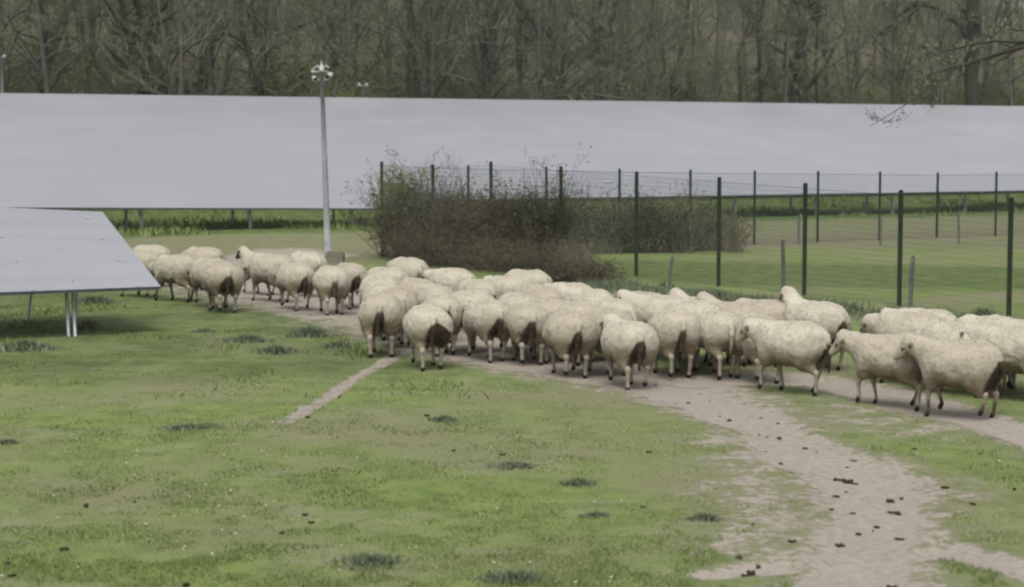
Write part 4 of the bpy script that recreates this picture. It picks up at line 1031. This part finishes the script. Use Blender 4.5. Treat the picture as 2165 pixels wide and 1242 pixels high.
def on_fence(px, dy=0.0):
    k = (px-W/2)/F; a = np.array([(807-W/2)/F*49.8, 49.8]); b = np.array([(1186-W/2)/F*44.8, 44.8]); d_ = b-a
    t = (k*a[1]-a[0])/(d_[0]-k*d_[1]); p_ = a+d_*t; return (p_[0], p_[1]+dy)
shrub('tangled_hedge', 'dense brown bramble hedge grown into the near fence, left half', on_fence(915, .45), (1.22, .6), 850, 1.6, 61, M_bram, M_bleaf, 15000, .032, .35, 2, rz=hz, r=.007, wig=.22, hvar=.42)
shrub('tangled_hedge', 'dense brown bramble hedge grown into the near fence, right half beside the dry straw clump', on_fence(1078, .35), (1.25, .65), 900, 1.68, 62, M_bram, M_bleaf, 13000, .030, .33, 2, rz=hz, r=.007, wig=.22, hvar=.42)
shrub('low_brush', 'low rusty brown brush at the foot of the hedge behind the sheep', on_fence(1010, -1.45), (2.35, .9), 1000, .95, 67, M_bram, M_bleaf, 7000, .026, .45, 2, rz=hz, r=.005, wig=.25, hvar=.5)
shrub('leafy_shrub', 'yellow green leafy shrub at the corner post, the tallest of the hedge', on_fence(846, .3), (.18, .24), 60, 1.9, 63, M_twig2, M_gleaf, 4500, .028, .16, 2, r=.010, wig=.10)
shrub('bare_shrub', 'bare twiggy shrub left of the corner fence post', on_fence(812, .3), (.18, .25), 26, 1.75, 64, M_bark2, M_bleaf, 250, .02, .20, 2, r=.008, wig=.12)
shrub('bare_shrub', 'thin bare shrub above the hedge between the corner post and the second post', on_fence(905, .2), (.8, .35), 210, 1.8, 65, M_bark2, M_gleaf, 1500, .022, .20, 2, r=.008, wig=.12)
shrub('bare_shrub', 'tall dark twiggy shrub at the right end of the hedge, reaching above the fence', on_fence(1160, .4), (.38, .3), 95, 2.2, 66, M_bark, M_bleaf, 1800, .026, .17, 2, r=.010, wig=.13)
shrub('bare_shrub', 'low bare sprigs in front of the middle hedge posts', on_fence(1010, .1), (1.1, .3), 210, 1.6, 68, M_bark2, M_bleaf, 700, .02, .2, 2, r=.007, wig=.13)
shrub('straw_clump', 'pale dry straw clump at the right end of the hedge', G(1222, 590), (.34, .28), 170, .85, 69, M_straw, None, 0, .02, .22, 1, r=.0035, wig=.14, hvar=.4)
shrub('low_brush', 'dark brown brush sprawling right of the hedge foot', G(1215, 606), (.75, .35), 420, .55, 70, M_bram, M_bleaf, 3500, .024, .5, 2, r=.005, wig=.25)
rzf = math.atan2(55.9-51.4, 7.2-1.9)
for i, (px, yf, h_, n_, lab) in enumerate(((1240, 545, 1.6, 260, 'brown thicket behind the pasture, left end beside the straw clump'), (1370, 542, 1.65, 330, 'brown thicket along the far fence, behind the first post past the hedge'), (1480, 538, 1.45, 240, 'brown thicket at its right end behind the second post past the hedge'))):
    shrub('far_thicket', lab, G(px, yf-8), (1.05, .6), n_, h_*.86, 80+i, M_twig if i != 1 else M_bram, M_bleaf, 4200, .030, .30, 2, rz=rzf*.2, r=.008, wig=.2, hvar=.35)
shrub('bare_shrub', 'pale bare sapling spreading above the far thicket', G(1440, 536), (.3, .25), 22, 2.25, 90, M_twig, M_gleaf, 260, .02, .30, 2, r=.009, wig=.15)
shrub('bare_shrub', 'dry sprays at the right end of the far thicket', G(1545, 534), (.35, .3), 60, .95, 91, M_straw, M_bleaf, 300, .02, .4, 2, r=.006, wig=.2)
# shrubs at the foot of the wood, showing just above the solar rows
for i, (px, o_, h_, w_, n_, ml, nl_, lab) in enumerate(((640, 44, 4.6, 1.3, 80, M_gleaf, 6500, 'bright green leafy shrub at the foot of the wood left of the camera pole'),
        (600, 45, 4.4, 1.0, 60, M_bleaf, 2600, 'dark green shrub beside the slanting trunk'),
        (1090, 44, 3.7, 2.6, 150, M_bleaf, 2500, 'dark brown brush at the foot of the wood in the middle'),
        (1180, 45, 3.6, 2.4, 130, M_bleaf, 2200, 'second dark brush at the foot of the wood, right of the middle'),
        (1330, 46, 5.0, 2.4, 120, M_gleaf, 3500, 'olive green undergrowth right of the middle of the wood'),
        (1460, 46, 5.6, 2.4, 120, M_gleaf, 5000, 'yellow green undergrowth left of the crooked tree'),
        (1650, 46, 4.4, 2.4, 120, M_gleaf, 3500, 'green undergrowth below the stout grey tree'),
        (1800, 47, 5.0, 2.5, 120, M_gleaf, 2200, 'brownish undergrowth between the stout grey tree and the arching limb'),
        (1960, 47, 4.6, 2.3, 120, M_gleaf, 3800, 'olive undergrowth left of the big dark tree'),
        (2110, 47, 5.2, 2.2, 120, M_gleaf, 5000, 'green undergrowth right of the big dark tree'),
        (180, 46, 5.6, 3.0, 120, M_gleaf, 3800, 'olive green undergrowth left of the twin trunked tree'),
        (40, 46, 5.0, 2.4, 110, M_bleaf, 2500, 'dark undergrowth at the far left of the wood'),
        (390, 46, 4.0, 2.0, 110, M_bleaf, 2500, 'dark undergrowth right of the twin trunked tree'),
        (770, 46, 5.6, 2.3, 110, M_gleaf, 3500, 'mossy green undergrowth left of the tall straight trunk'),
        (940, 47, 6.5, 2.2, 130, M_gleaf, 1800, 'pale grey brush right of the tall straight trunk'))):
    oo = o_+rf.rand(); p_ = rowpt(t_at(px, oo), oo)
    shrub('undergrowth_shrub', lab, (p_[0], p_[1]), (w_, 1.0), n_, h_*.9, 120+i, M_twig2 if i % 2 else M_twig, ml, nl_, .075, .28, 2, r=.016, wig=.14)

# ------------------------------------------------------------ haze: one box of thin air round the whole scene
hz_m = bpy.data.materials.new('thin_air'); hz_m.use_nodes = True; ht_ = hz_m.node_tree; ht_.nodes.clear()
pv = ht_.nodes.new('ShaderNodeVolumePrincipled'); pv.inputs['Color'].default_value = (.96, .98, 1.0, 1); pv.inputs['Density'].default_value = .0002
oo_ = ht_.nodes.new('ShaderNodeOutputMaterial'); ht_.links.new(pv.outputs[0], oo_.inputs['Volume'])
m = MB(); m.box((0, 670, 95), (2400, 1500, 212)); tag(m.build('haze', hz_m, smooth=False), 'thin pale air over the field and wood', 'haze', kind='stuff')
